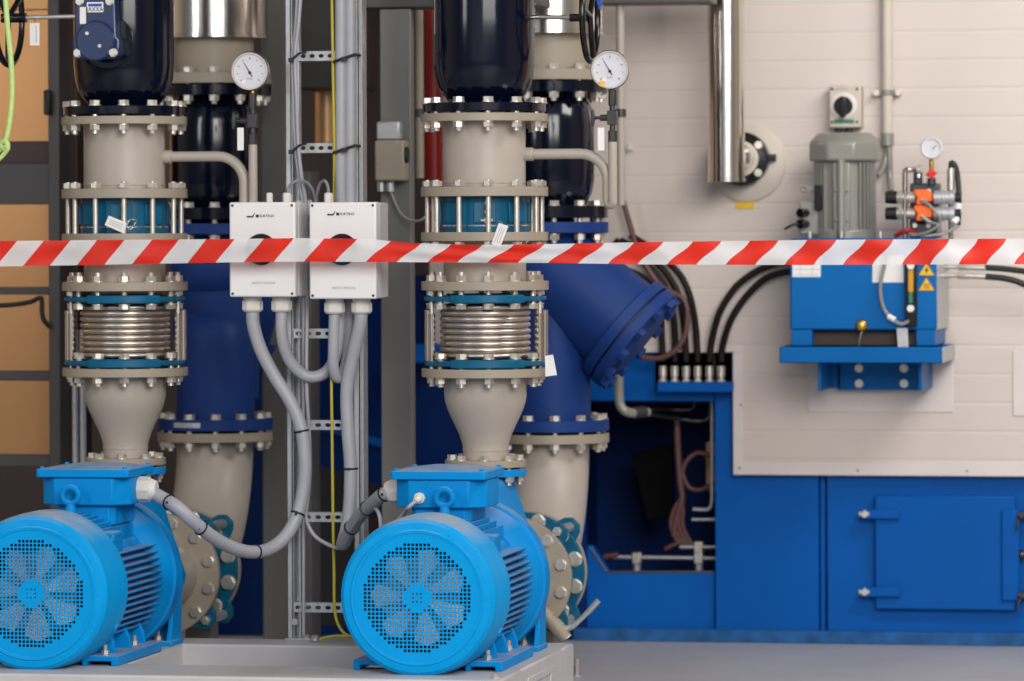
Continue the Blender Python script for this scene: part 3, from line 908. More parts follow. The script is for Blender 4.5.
    body.lathe([(Rr * math.cos(i * PI / 16), -18 * mb - Rr * 0.75 * math.sin(i * PI / 16)) for i in range(8, 0, -1)] + [(Rr, -18 * mb), (Rr, 92 * mb)], c0, dd, 64, caps=False)
    body.obj('strainer_body', 'strainer', st)
    flange('lower_flange', st, X, YB, zq(430.5), zq(419), 57.5 * mb, 'strainer')
    flange('upper_flange', st, X, YB, zq(233), zq(222), 57.5 * mb, 'strainer')
    B().lathe([(58 * mb, 90 * mb), (58 * mb, 101 * mb)], c0, dd, 64).obj('branch_flange', 'strainer', st, 0.002)
    B().lathe([(53 * mb, 101 * mb), (53 * mb, 103 * mb)], c0, dd, 64).obj('gasket', 'black', st)
    cp = B().lathe([(58 * mb, 103 * mb), (58 * mb, 114 * mb), (38 * mb, 114 * mb), (36 * mb, 118 * mb)], c0, dd, 64).obj('blind_cover', 'strainer', st, 0.002)
    bolts(st, c0 + dd * 114 * mb, dd, 51 * mb, 12, 0.0, 0.021, PI / 12, m='strainer')
    if k == 0:
        a, b = px(184.5, 425, YB - 0.157), px(212, 419.5, YB - 0.157)
        plt = B()
        for i in range(13):
            t0, t1 = -PI / 2 - 0.52 + i * 0.04, -PI / 2 - 0.52 + (i + 1) * 0.04
            R1 = 58 * mb
            P4 = [Vector((X + math.cos(t) * R1, YB + math.sin(t) * R1, 0)) for t in (t0, t1)]
            plt.prism([(P4[0].x, P4[0].y), (P4[1].x, P4[1].y), (P4[1].x * 0.99 + X * 0.01, P4[1].y * 0.99 + YB * 0.01), (P4[0].x * 0.99 + X * 0.01, P4[0].y * 0.99 + YB * 0.01)], zq(427), zq(422), lambda u, w, d: Vector((u, w, d)))
        lab(plt.obj('rating_plate', 'galv', st), 'small metal rating plate')
    bolts(st, (X, YB, zq(206)), (0, 0, 1), 51 * mb, 12, zq(206) - zq(234), 0.017, math.radians(15))
    # --- rear valve, adapter and clad pipe
    rv = thing('rear_valve', 'glossy dark navy valve barrel above the strainer, ' + WHO[k], 'valve', (X, YB, zq(220)), 'rear navy valves')
    B().lathe([(34 * mb, zq(212)), (37 * mb, zq(203)), (42 * mb, zq(193)), (44 * mb, zq(180)), (44 * mb, zq(125)), (42 * mb, zq(108)), (37 * mb, zq(98)), (34 * mb, zq(86))], (X, YB, 0), (0, 0, 1), 64).obj('valve_body', 'navy', rv)
    flange('lower_flange', rv, X, YB, zq(218), zq(206), 57.5 * mb, 'navy')
    flange('upper_flange', rv, X, YB, zq(93), zq(82), 57.5 * mb, 'navy')
    ad = thing('pipe_adapter', 'taupe flanged pipe end below bright sheet cladding, ' + WHO[k], 'pipe', (X, YB, zq(82)), 'taupe pipe ends')
    B().lathe([(40 * mb, zq(78)), (40 * mb, zq(20))], (X, YB, 0), (0, 0, 1), 64).obj('pipe', 'taupe', ad)
    flange('flange', ad, X, YB, zq(81), zq(70), 57.5 * mb, 'taupe')
    bolts(ad, (X, YB, zq(70)), (0, 0, 1), 51 * mb, 12, zq(70) - zq(93), 0.017, math.radians(15))
    cl = thing('clad_pipe', 'bright stainless sheet cladding round the pipe at top, ' + WHO[k], 'pipe cladding', (X, YB, zq(34)), 'bright clad pipes')
    B().lathe([(54 * mb, zq(33)), (54 * mb, zq(-190))], (X, YB, 0), (0, 0, 1), 72).obj('sheet', 'flue', cl)
    B().ring((X, YB, 0), (0, 0, 1), 38 * mb, 55 * mb, zq(35), zq(31.5), 72).obj('end_rim', 'flue', cl, 0.001)
    # --- pressure gauge assembly
    dx = (248.5, 609)[k]
    yg = -0.02
    g = thing('pressure_gauge', ('round white pressure gauge with steel rim left of the cable ladder', 'round white pressure gauge with a yellow mark in front of the cream wall')[k],
              'gauge', px(dx + 2, 146, yg), 'pressure gauges on the pipes')
    cy = (71, 69.5)[k]
    c = px(dx, cy, yg - 0.03)
    B().lathe([(19 * m0, 0), (19.3 * m0, -0.004), (19.3 * m0, -0.016), (18.4 * m0, -0.02), (17.0 * m0, -0.02), (16.8 * m0, -0.016), (16.8 * m0, -0.012)], (c.x, yg, c.z), (0, 1, 0), 56).obj('gauge_case', 'bellow', g)
    dl = B().lathe([(16.9 * m0, -0.0135), (16.9 * m0, -0.012)], (c.x, yg, c.z), (0, 1, 0), 56).obj('dial', 'dial', g)
    tk = B()
    for i in range(9):
        t = math.radians(225 - i * 270 / 8)
        d = Vector((math.cos(t), 0, math.sin(t))); w = Vector((-math.sin(t), 0, math.cos(t)))
        ln_ = 0.006 if i % 2 == 0 else 0.0035
        tk.prism([(13.5 * m0 - ln_, -0.0009), (13.5 * m0, -0.0009), (13.5 * m0, 0.0009), (13.5 * m0 - ln_, 0.0009)], yg - 0.0145, yg - 0.0136, lambda u, q, e_: Vector((c.x, e_, c.z)) + d * u + w * q)
    tk.obj('scale_marks', 'blackprint', dl)
    t = math.radians(121)
    d = Vector((math.cos(t), 0, math.sin(t))); w = Vector((-math.sin(t), 0, math.cos(t)))
    nd = B().prism([(-0.012, -0.0014), (0.034, -0.0005), (0.034, 0.0005), (-0.012, 0.0014)], yg - 0.0165, yg - 0.0155, lambda u, q, e_: Vector((c.x, e_, c.z - 0.004)) + d * u + w * q)
    nd.cyl((c.x, yg - 0.0175, c.z - 0.004), (c.x, yg - 0.0145, c.z - 0.004), 0.004, n=14)
    nd.obj('needle', 'blackprint', dl)
    text('lettering', 'bar', 'greyprint', (c.x, yg - 0.0138, c.z - 0.020), 0.011, dl)
    mk = px(dx - 5.5, cy + 10.5, yg - 0.022)
    B().cyl((mk.x, yg - 0.0145, mk.z), (mk.x, yg - 0.0135, mk.z), 0.0055, n=16).obj('seal_mark', 'white', dl)
    if k == 1:
        a = px(602, 83, yg - 0.022)
        yb_ = box_obj('yellow_mark', 'ylabel', (a.x - 0.006, yg - 0.0215, a.z - 0.01), (a.x + 0.006, yg - 0.0195, a.z + 0.006), g)
    xs = c.x + 0.004
    B().cyl((xs, yg, c.z - 18 * m0), (xs, yg, c.z - 23 * m0), 0.006, n=12).obj('stem', 'brass', g)
    ck = B()
    ck.cyl((xs, yg, zz(91)), (xs, yg, zz(107)), 0.0115, n=6)
    ck.cyl((xs, yg, zz(107)), (xs, yg, zz(112)), 0.008, n=16)
    ck.box((xs - 0.013, yg - 0.013, zz(126)), (xs + 0.013, yg + 0.013, zz(112)))
    ck.cyl((xs, yg, zz(119)), (xs - 0.034, yg, zz(119)), 0.009, n=8)
    ck.cyl((xs, yg, zz(126)), (xs, yg, zz(132)), 0.008, n=16)
    ck.cyl((xs, yg, zz(132)), (xs, yg, zz(145)), 0.0125, n=6)
    ck = ck.obj('gauge_cock', 'dsteel', g, 0.001)
    kb = B().cyl((xs - 0.03, yg, zz(119)), (xs - 0.056, yg, zz(119)), 0.0045, n=12)
    kb.prism([(-0.058, -0.02), (-0.052, -0.024), (-0.048, -0.004), (-0.048, 0.004), (-0.052, 0.024), (-0.058, 0.02)], -0.008, 0.008, lambda u, w, d: Vector((xs + u, yg + d, zz(119) + w)))
    kb.obj('cock_handle', 'dsteel', ck, 0.002)
    xl = px((242.5, 606.5)[k], 170, -0.02).x
    zu = zz(202)
    hr = (xs - xl) / 2
    B().tube([Vector((xs, yg, zz(143))), Vector((xs, yg, zu))] + [Vector((xl + hr + hr * math.cos(a_ * PI / 10), yg * (1 - a_ / 10), zu - hr * math.sin(a_ * PI / 10))) for a_ in range(1, 11)], 5.0 * m0, 18, radii=[4.4 * m0] * 2 + [(4.4 + 0.08 * i) * m0 for i in range(10)]).obj('gauge_pipe', 'beige', g)
    cc = px(dx - 8, 139, yg - 0.02)
    lab(box_obj('paper_label', 'paper', (cc.x - 0.009, yg - 0.02, cc.z - 0.031), (cc.x + 0.009, yg - 0.019, cc.z + 0.031), g), 'small white label hanging at the gauge cock')


def hw_parent(t):
    return [c for c in t.children if c.name.startswith('handwheel')][0]


GL = []
for k in (0, 1):
    _, gp = pump(k)
    GL.append(gp)
    line(k)

# drain ball valve under the right suction flange
P = lambda x, y: px(x, y, 0.3)
dv = thing('drain_valve', 'small steel drain ball valve with grey lever below the right suction flange', 'valve', P(560, 636))
B().tube([P(543, 611), P(549, 618), P(556, 628)], 0.017, 16).obj('nipple', 'taupe', dv)
vb = B().tube([P(551, 621), P(555, 625), P(559, 630), P(566, 639)], 0.02, 16, radii=[0.019, 0.022, 0.023, 0.017])
vb.obj('ball_body', 'dsteel' if False else 'taupe', dv)
B().tube([P(564, 634), P(567, 638.5)], 0.015, 8).obj('outlet_nut', 'galv', dv)
B().tube([P(558, 627), P(567, 629), P(573, 626), P(580, 620), P(590, 610), P(598.5, 600.5)], 0.006, 10, radii=[0.012, 0.010, 0.009, 0.007, 0.008, 0.0085]).obj('lever', 'galv', dv)
# ================================================================== barrier tape
def lerp_tab(tab, x):
    if x <= tab[0][0]:
        (a, b), (c, d) = tab[0], tab[1]
    elif x >= tab[-1][0]:
        (a, b), (c, d) = tab[-2], tab[-1]
    else:
        for i in range(len(tab) - 1):
            if tab[i][0] <= x <= tab[i + 1][0]:
                (a, b), (c, d) = tab[i], tab[i + 1]
                break
    return b + (d - b) * (x - a) / (c - a)


TOP = [(-30, 241), (0, 241), (100, 240), (235, 239), (300, 238), (370, 239), (410, 243), (480, 245), (550, 244), (650, 242), (800, 240), (1060, 238.3)]
BOT = [(-30, 267), (0, 266.5), (100, 264.8), (225, 262.4), (300, 261.6), (380, 262), (430, 262.3), (480, 262.5), (550, 263), (650, 264.5), (800, 265), (1060, 264)]
UB = [(23, 0), (77, 1), (132, 2), (187.5, 3), (243.7, 4), (304, 5), (366, 6), (427.5, 7), (487.5, 8), (548, 9), (608, 10), (667, 11), (725.6, 12), (784.6, 13), (843, 14), (902, 15), (958.7, 16), (1014, 17)]
UT = [(43.7, 0), (97, 1), (152, 2), (206, 3), (263.7, 4), (324, 5), (391, 6), (451, 7), (514, 8), (575, 9), (634, 10), (693, 11), (750, 12), (807, 13), (866, 14), (921, 15), (978, 16)]
YT = -0.19
bm = bmesh.new()
uvl = bm.loops.layers.uv.new('UVMap')
NX, NV = 480, 10
grid, uvs = [], []
for i in range(NX + 1):
    x = -240 + 1500 * i / NX
    yt, yb = lerp_tab(TOP, x), lerp_tab(BOT, x)
    amp = 0.004 + 0.022 * math.exp(-((x - 500) / 110) ** 2) + 0.018 * min(1, max(0, (x - 560) / 60))
    crease = math.exp(-((x - 490) / 110) ** 2)
    row, ru = [], []
    for j in range(NV + 1):
        v = j / NV
        y = yb + (yt - yb) * v
        dy = 0.0012 * math.sin(x * 0.11 + 3 * v) + 0.003 * crease * math.sin(v * 9 + x * 0.03) + 0.0012 * math.sin(x * 0.031) * math.sin(v * 6)
        row.append(bm.verts.new(px(x, y, YT + dy)))
        u = lerp_tab(UB, x) * (1 - v) + lerp_tab(UT, x) * v
        u += amp * math.sin(2 * PI * v)
        ru.append((u, v))
    grid.append(row); uvs.append(ru)
for i in range(NX):
    for j in range(NV):
        idx = [(i, j), (i + 1, j), (i + 1, j + 1), (i, j + 1)]
        f = bm.faces.new([grid[a][b] for a, b in idx])
        f.smooth = True
        for l, (a, b) in zip(f.loops, idx):
            l[uvl].uv = uvs[a][b]
me = bpy.data.meshes.new('barrier_tape')
bm.to_mesh(me); bm.free()
me.materials.append(M['tape'])
tp = link('barrier_tape', me)
tag(tp, 'red and white striped barrier tape stretched across the pipes at switch height', 'tape')

# ================================================================== cable ladder
YL = 0.06
mL = mm(YL, 320)
lad = thing('cable_ladder', 'galvanised cable ladder with slotted rungs standing on the base between the pumps', 'cable ladder', px(320, 641, YL))
zlo = ZTOP
for a, b, c in ((286.5, 293.5, 299), (353.5, 361, 0)):
    xa, xb = px(a, 400, YL).x, px(b, 400, YL).x
    z1 = px(320, -120, YL).z
    rb = B().box((xa, YL, zlo), (xa + 0.003, YL + 0.04, z1))
    rb.box((xa, YL, zlo), (xb - 0.006, YL + 0.003, z1))
    rb.box((xb - 0.003, YL, zlo), (xb, YL + 0.04, z1))
    if c:
        xc = px(c, 400, YL).x
        rb.box((xc - 0.003, YL + 0.002, zlo), (xc + 0.003, YL + 0.03, z1))
        rb.box((xa, YL + 0.036, zlo), (xc, YL + 0.04, z1))
        rb.box((xa, YL - 0.03, zlo), (xc + 0.07, YL + 0.05, zlo + 0.005))
    else:
        rb.box((xb, YL + 0.005, zlo), (xb + 0.006, YL + 0.06, z1))
    rb.obj('rail', 'galv', lad, 0.0008)


def slotted(parent, x0, x1, yc, h=9.2, pitch=9.3):
    b = B()
    z0, z1 = px(320, yc + h / 2, YL).z, px(320, yc - h / 2, YL).z
    xa, xb = px(x0, yc, YL).x, px(x1, yc, YL).x
    n = max(1, round((x1 - x0) / pitch))
    w = (xb - xa) / n
    Yf = YL - 0.004
    for i in range(n):
        cx, cz = xa + (i + .5) * w, (z0 + z1) / 2
        K = 24
        outer, inner = [], []
        for q in range(K):
            t = 2 * PI * q / K
            c, s = math.cos(t), math.sin(t)
            sc = 1 / max(abs(c), abs(s))
            outer.append(b.bm.verts.new((cx + c * sc * w / 2, Yf, cz + s * sc * (z1 - z0) / 2)))
            inner.append(b.bm.verts.new((cx + c * w * 0.30, Yf, cz + s * (z1 - z0) * 0.22)))
        for q in range(K):
            j = (q + 1) % K
            b.bm.faces.new((outer[q], outer[j], inner[j], inner[q]))
    bmesh.ops.remove_doubles(b.bm, verts=b.bm.verts, dist=1e-5)
    b.box((xa, Yf, z1 - 0.002), (xb, Yf + 0.035, z1))
    b.box((xa, Yf, z0), (xb, Yf + 0.035, z0 + 0.002))
    o = b.obj('rung', 'galv', parent, smooth=False)
    s = o.modifiers.new('thickness', 'SOLIDIFY'); s.thickness = 0.002; s.offset = 0


for yc in (56, 148, 245, 333.5, 425, 517, 607.5):
    slotted(lad, 294 if yc > 200 else 299, 353, yc)
one_bolt(lad, px(295, 622, YL - 0.002), (0, -1, 0), bolt_mesh(0, 0.009))
one_bolt(lad, px(306, 639, YL - 0.02), (0, 0, 1), bolt_mesh(0, 0.012))
# mounting rails behind the two boxes
for yc in (207, 288):
    a, b = px(296, yc - 7, YL - 0.02), px(312, yc + 8, YL - 0.02)
    box_obj('box_bracket', 'galv', (a.x, YL - 0.02, a.z), (b.x, YL - 0.012, b.z), lad, 0.001)
    c = px(310, yc + 2, YL - 0.022)

# ================================================================== safety switches
YBX = -0.11


def switch(x0, x1, y0, y1, yt_, ys_, label, k, kx):
    a, b = px(x0, y1, YBX), px(x1, y0, YBX)
    t = thing('safety_switch', label, 'switch box', ((a.x + b.x) / 2, YBX, a.z), 'white safety switch boxes')
    enc = box_obj('enclosure', 'white', (a.x + 0.001, YBX + 0.045, a.z + 0.001), (b.x - 0.001, YL - 0.012, b.z - 0.001), t, 0.004)
    lid = box_obj('lid', 'white', (a.x, YBX, a.z), (b.x, YBX + 0.043, b.z), t, 0.005, 3)
    for x in (a.x + 0.009, b.x - 0.009):
        for z in (a.z + 0.009, b.z - 0.009):
            B().cyl((x, YBX - 0.0008, z), (x, YBX + 0.002, z), 0.0038, n=14).obj('lid_screw', 'dsteel', lid)
    cx = (a.x + b.x) / 2
    q = px((x0 + x1) / 2 + 2.5, yt_, YBX)
    text('lettering', 'KATKO', 'blackprint', (q.x + 0.006, YBX - 0.0004, q.z), 0.0098, lid, squash=1.08)
    lg = B()
    h = 0.004
    q0 = q - Vector((0.040, 0, 0))
    lg.prism([(q0.x - 0.010, q0.z - h), (q0.x + 0.004, q0.z - h), (q0.x + 0.006, q0.z), (q0.x - 0.010, q0.z + 0.001)], YBX - 0.001, YBX + 0.001, lambda u, w, d: Vector((u, d, w)))
    lg.prism([(q0.x + 0.003, q0.z - h), (q0.x + 0.007, q0.z - h), (q0.x + 0.0135, q0.z + 0.009), (q0.x + 0.0125, q0.z + 0.009), (q0.x + 0.005, q0.z)], YBX - 0.001, YBX + 0.001, lambda u, w, d: Vector((u, d, w)))
    lg.box((q0.x + 0.015, YBX - 0.001, q0.z - h), (q0.x + 0.0235, YBX + 0.001, q0.z + h))
    lg.obj('logo_mark', 'blackprint', lid, smooth=False)
    q = px((x0 + x1) / 2 + 1, ys_, YBX)
    text('lettering', 'SAFETY SWITCH', 'greyprint', (q.x, YBX - 0.0004, q.z), 0.0088, lid, squash=0.9)
    kc = px(kx, 249.5, YBX - 0.02)
    kb = B().lathe([(0.0425, 0), (0.0425, 0.010), (0.039, 0.014)], (kc.x, YBX, kc.z), (0, -1, 0), 48).obj('knob_base', 'blackgloss', t)
    B().lathe([(0.0432, 0), (0.0432, 0.003)], (kc.x, YBX, kc.z), (0, -1, 0), 48).obj('knob_ring', 'dsteel', kb)
    kn = B().lathe([(0.029, 0.012), (0.027, 0.028), (0.02, 0.03)], (kc.x, YBX, kc.z), (0, -1, 0), 40)
    kn.prism([(-0.009, -0.030), (0.009, -0.030), (0.009, 0.030), (-0.009, 0.030)], YBX - 0.05, YBX - 0.014, lambda u, w, d: Vector((kc.x + u, d, kc.z + w)))
    lab(kn.obj('knob', 'blackgloss', t, 0.003), 'black rotary knob behind the tape')
    return t, a, b


def gland(t, x, y, Y, r=10.4, up=False):
    p = px(x, y, Y)
    m = mm(Y, x)
    s = 1 if up else -1
    g = B()
    g.cyl(p + Vector((0, 0, -s * 0.002)), p + Vector((0, 0, s * 5 * m if not up else s * 3 * m)), r * 0.86 * m, n=24)
    g.lathe([(r * m, 3 * m if not up else 0), (r * m, 12 * m if not up else 8 * m), (r * 0.8 * m, 14 * m if not up else 9.5 * m)], p, (0, 0, s), 10 if not up else 6)
    return lab(g.obj('cable_gland', 'offwhite', t, 0.0015), 'white plastic gland')


YG = -0.04
s1, *_ = switch(229.5, 295, 202, 297, 216, 283, 'left one of the two white safety switch boxes on the ladder', 0, 259.5)
s2, *_ = switch(309.5, 376, 202, 299, 214, 288, 'right one of the two white safety switch boxes on the ladder', 1, 340.5)
for x in (252.5, 281.5):
    gland(s1, x, 297.5, YG)
for x in (334.5, 361.5):
    gland(s2, x, 299.5, YG)
gland(s1, 287, 202.5, YG, 4.6, True)
gland(s2, 328.5, 202.5, YG, 4.6, True)
gland(s1, 269.5, 202.5, YG, 3.4, True)
for x, y in ((376.5, 204), (376.5, 217), (376.5, 281), (376.5, 294)):
    p = px(x, y, -0.02)
    B().cyl(p - Vector((0.004, 0, 0)), p + Vector((0.006, 0, 0)), 0.006, n=12).obj('hinge_pin', 'offwhite', s2)


# ================================================================== cables
def cable(name, label, pts, r, m, cat='cable', group=None, ties=(), n=8, tipY=None, seg=14):
    P = [p if isinstance(p, Vector) else px(p[0], p[1], p[2]) for p in pts]
    S = smooth_path(P, n)
    t = thing(name, label, cat, S[len(S) // 2], group)
    B().tube(S, r, seg).obj('sheath', m, t)
    for f in ties:
        i = min(int(f * (len(S) - 1)), len(S) - 2)
        d = (S[i + 1] - S[i]).normalized()
        tb = B().torus(S[i], d, r * 1.04, 0.0028, 24, 6)
        x, y, a = basis(d)
        tb.box(S[i] - Vector((0.003, r + 0.006, 0.003)), S[i] - Vector((-0.003, r - 0.002, -0.003)))
        tb.obj('cable_tie', 'black', t)
    return t


RC = 6.5 * mL
cable('power_cable', 'thick grey cable drooping from the left switch box to the left motor', [(252.5, 306, YG), (253.5, 325, YG), (261, 350, -0.03), (275, 377, -0.02), (290, 401, -0.02), (301, 428, -0.02), (305, 462, -0.02), (303, 490, -0.02), (297, 516, -0.03), (285, 537, -0.06), (268, 549.5, -0.12), (250, 552, -0.2), (231, 547, -0.27), (212, 536.5, -0.34), (194, 522, -0.4), (177, 507, -0.42), (164, 499, -0.395), GL[0] + Vector((-0.02, 0, 0))], RC, 'cable', ties=(0.30, 0.47, 0.63, 0.8, 0.92), n=10)
cable('supply_cable', 'thick grey cable looping from the left switch box up behind the right one', [(281.5, 308, YG), (282, 335, YG), (288, 357, -0.02), (300, 372, 0), (313, 377, 0.01), (328, 370, 0.02), (337, 350, 0.02), (341, 315, 0.022), (341, 255, 0.022), (341, 150, 0.0), (341, 50, 0.0), (341, -120, 0.0)], 5.8 * mL, 'cable', n=10)
cable('supply_cable', 'grey cable with a tight loop below the right switch box, left gland', [(334.5, 308, YG), (333.5, 345, YG), (333.5, 366, -0.03), (337, 377.5, -0.01), (343, 374, 0.01), (347.5, 355, 0.02), (350.5, 315, 0.022), (350.5, 255, 0.022), (350.5, 150, 0.005), (350.5, 50, 0.005), (350.5, -120, 0.005)], 5.4 * mL, 'cable', n=10)
cable('power_cable', 'thick grey cable from the right switch box to the right motor', [(361.5, 308, YG), (360, 325, YG), (352.5, 358, -0.02), (347, 390, -0.01), (348, 430, -0.01), (350.5, 465, -0.01), (350, 500, -0.01), (347, 527, -0.02), (343.5, 541, -0.05), (343.5, 543, -0.1), (349, 532, -0.16), (359, 517, -0.24), (373, 503, -0.36), (384, 494, -0.435), GL[1] + Vector((0.02, 0, 0))], RC, 'cable', ties=(0.37, 0.74, 0.83, 0.93), n=10)
cable('control_cable', 'thin grey cable running down beside the left ladder rail to the right motor', [(303, -30, 0), (298, 28, 0), (295, 56, 0), (296.5, 100, 0), (298.5, 148, 0.0), (302, 180, 0.01), (306, 210, 0.03), (307, 300, 0.03), (306.5, 380, 0.02), (309, 432, 0.03), (310, 470, 0.03), (307.5, 500, 0.02), (306, 518, -0.005), (314, 535, -0.01), (329, 545, -0.02), (341, 547, -0.05), (351, 530, -0.2), (363, 513, -0.3), (373, 507.5, -0.36), (379, 514, -0.4), (381, 530, -0.4), (382, 560, -0.4)], 1.9 * mL, 'cable')
cable('control_cable', 'second thin grey cable at the top beside the left ladder rail', [(299, -30, 0.01), (295.5, 28, 0.01), (292.5, 56, 0.01), (293.5, 100, 0.01), (295.5, 148, 0.01), (299, 178, 0.02), (303, 212, 0.033), (303.5, 300, 0.033), (303.5, 420, 0.04), (303.5, 560, 0.045), (303.5, 636, 0.045)], 1.7 * mL, 'cable')
cable('sensor_cable', 'thin grey cable arching over the left switch box', [(287, 196, YG), (289, 187, YG), (295, 181.5, YG), (304, 181, -0.02), (311, 187, 0), (315, 197, 0.02), (316, 210, 0.03), (316, 240, 0.03)], 1.5 * mL, 'cablegrey')
cable('sensor_cable', 'thin grey cable curling from the top of the right switch box', [(328.5, 196, YG), (328, 187, YG), (325, 181, YG), (320.5, 183, -0.02), (317.5, 192, 0), (316.5, 203, 0.025), (317, 240, 0.03)], 1.5 * mL, 'cablegrey')
pg = px(420, 498, -0.57)
cable('sensor_cable', 'thin pale cable from the front of the right terminal box', [pg + Vector((-0.006, -0.022, -0.006)), pg + Vector((-0.022, -0.04, -0.022)), px(404, 513, -0.56), px(395, 524, -0.52), px(388, 534, -0.45)], 1.9 * mL, 'cable')
cable('earth_wire', 'yellow green earth wire hanging down along the ladder to the base', [(331, -120, -0.01), (331.5, -30, -0.01), (332.5, 40, -0.012), (333.5, 100, -0.012), (334.3, 150, -0.012), (334, 200, 0.02), (333, 280, 0.03), (331.5, 350, 0.02), (331.5, 390, -0.01), (332, 430, -0.012), (333, 517, -0.012), (334, 570, -0.012), (334.5, 607, -0.012), (338, 624, -0.02), (346, 634.5, -0.03), (358, 637, -0.04)], 1.45 * mL, 'yellow')
t = cable('earth_lead', 'short yellow green wire with a metal lug lying on the base', [(352, 637, -0.03), (340, 636, -0.03), (328, 637, -0.03), (320, 639.5, -0.03)], 1.5 * mL, 'yellow')
p = pz(315, 640.5, ZTOP + 0.004)
B().lathe([(0.014, 0), (0.014, 0.004)], p, (0, 0, 1), 18).obj('lug', 'galv', t)
one_bolt(t, p + Vector((0, 0, 0.004)), (0, 0, 1), bolt_mesh(0, 0.011))
# ties over the cable bundles
for i, (x, y, d) in enumerate(((344, 59, 6), (344, 150, 6))):
    a, b = px(333, y + 3, -0.022), px(355, y - 4.5, -0.014)
    t_ = B().tube([a, (a + b) / 2 + Vector((0, -0.004, 0)), b, b + Vector((0.0, 0.06, 0.0))], 0.004, 8)
    c = px(345, y, -0.022)
    t_.box(c - Vector((.007, .012, .006)), c + Vector((.007, .0, .006)))
    o = t_.obj('cable_tie', 'black')
    tag(o, ('black cable tie round the two thick cables at the topmost rung', 'black cable tie round the two thick cables at the rung above the switch boxes')[i], 'cable tie')
for i, (x, y) in enumerate(((296, 58), (297, 150))):
    a, b = px(291, y + 2, -0.012), px(300, y - 5, -0.008)
    o = B().tube([a, b, b + Vector((0.004, 0.05, 0.004))], 0.0035, 8)
    o.box(a - Vector((.006, .006, .006)), a + Vector((.006, .012, .006)))
    o = o.obj('cable_tie', 'black')
    tag(o, ('black cable tie holding thin cables at the left end of the topmost rung', 'black cable tie holding thin cables left of the rung above the boxes')[i], 'cable tie')

# ================================================================== columns and frame behind
YC = 0.46
YC1 = 1.22


def ibeam(name, label, x0, x1, Y, dep, m, y0=-60, web=None):
    a, b = px(x0, 400, Y).x, px(x1, 400, Y).x
    z1 = px(512, y0, Y).z
    t = thing(name, label, 'column', ((a + b) / 2, Y, 0))
    B().box((a, Y, 0), (b, Y + dep, z1)).obj('steel_section', m, t, 0.004)
    box_obj('foot_plate', m, (a - 0.05, Y - 0.05, 0), (b + 0.05, Y + dep + 0.05, 0.015), t, 0.002)
    return t


ibeam('steel_column', 'grey steel column directly behind the left side of the cable ladder', 262, 287, YC1, 0.14, 'colgrey')
ibeam('steel_column', 'narrow grey steel column seen through the cable ladder', 291, 311, YC1 + 0.05, 0.12, 'colgrey', 170)
a, b = px(381, 400, YC).x, px(412, 400, YC).x
t = thing('box_column', 'grey steel column carrying the small junction box, left of the right pipe line', 'column', ((a + b) / 2, YC, 0))
box_obj('steel_section', 'colgrey', (a, YC, 0), (b, YC + 0.05, px(400, 9, YC).z), t, 0.004)
box_obj('foot_plate', 'colgrey', (a - 0.05, YC - 0.05, 0), (b + 0.05, YC + 0.21, 0.015), t, 0.002)
a, b = px(356, 8, YC - 0.02), px(436, -20, YC)
t = box_obj('cross_beam', 'framegrey', (a.x, YC, a.z), (b.x + 0.3, YC + 0.16, b.z), None, 0.004)
tag(t, 'dark grey cross beam along the top edge over the junction box', 'beam')
# junction box on the column
j = thing('junction_box', 'small beige grey junction box with black knob on the grey column', 'junction box', px(388, 181, YC - 0.08))
p, q = px(374.5, 181, YC - 0.08), px(403.5, 140, YC - 0.08)
box_obj('housing', 'taupe', (p.x, YC - 0.08, p.z), (q.x, YC - 0.005, q.z), j, 0.006)
p, q = px(374.5, 140, YC - 0.07), px(398, 121, YC - 0.07)
box_obj('top_cover', 'galv', (p.x, YC - 0.05, p.z), (q.x, YC - 0.005, q.z), j, 0.006)
p = px(382, 150, YC - 0.082)
for y in (150, 157, 164, 171):
    p = px(379.5, y, YC - 0.082)
    box_obj('cover_line', 'castgrey', (p.x - 0.008, YC - 0.0815, p.z - 0.001), (p.x + 0.008, YC - 0.079, p.z + 0.001), j)
p = px(401.5, 155, YC - 0.05)
B().cyl(p - Vector((.004, 0, 0)), p + Vector((0.02, 0, 0)), 0.026, 0.022, 24).obj('knob', 'black', j, 0.002)
for x in (381, 390):
    p = px(x, 181, YC - 0.04)
    B().cyl(p + Vector((0, 0, 0.003)), p - Vector((0, 0, 0.03)), 0.012, n=8).obj('gland', 'galv', j, 0.001)
B().tube(smooth_path([px(390, 190, YC - 0.04), px(396, 205, YC - 0.04), px(403, 216, YC - 0.05), px(414, 221, YC - 0.05), (px(424, 218, YC - 0.05)), px(432, 205, YC)], 8), 0.004, 8).obj('lead', 'cablegrey', j)
# thin vertical pipes
def vpipe(name, label, x, y0, y1, Y, r, m, cat='pipe', clamp=None):
    p, q = px(x, y1, Y), px(x, y0, Y)
    t = thing(name, label, cat, p)
    B().cyl((p.x, Y, p.z), (p.x, Y, q.z), r * mm(Y, x), n=24).obj('tube', m, t)
    if clamp:
        c = px(x, clamp, Y)
        B().lathe([(r * 1.3 * mm(Y, x), -0.012), (r * 1.3 * mm(Y, x), 0.012)], (p.x, Y, c.z), (0, 0, 1), 24).cyl((p.x, Y, c.z), (p.x - 0.035, Y, c.z), 0.008).obj('clamp', 'dsteel', t)
    return t


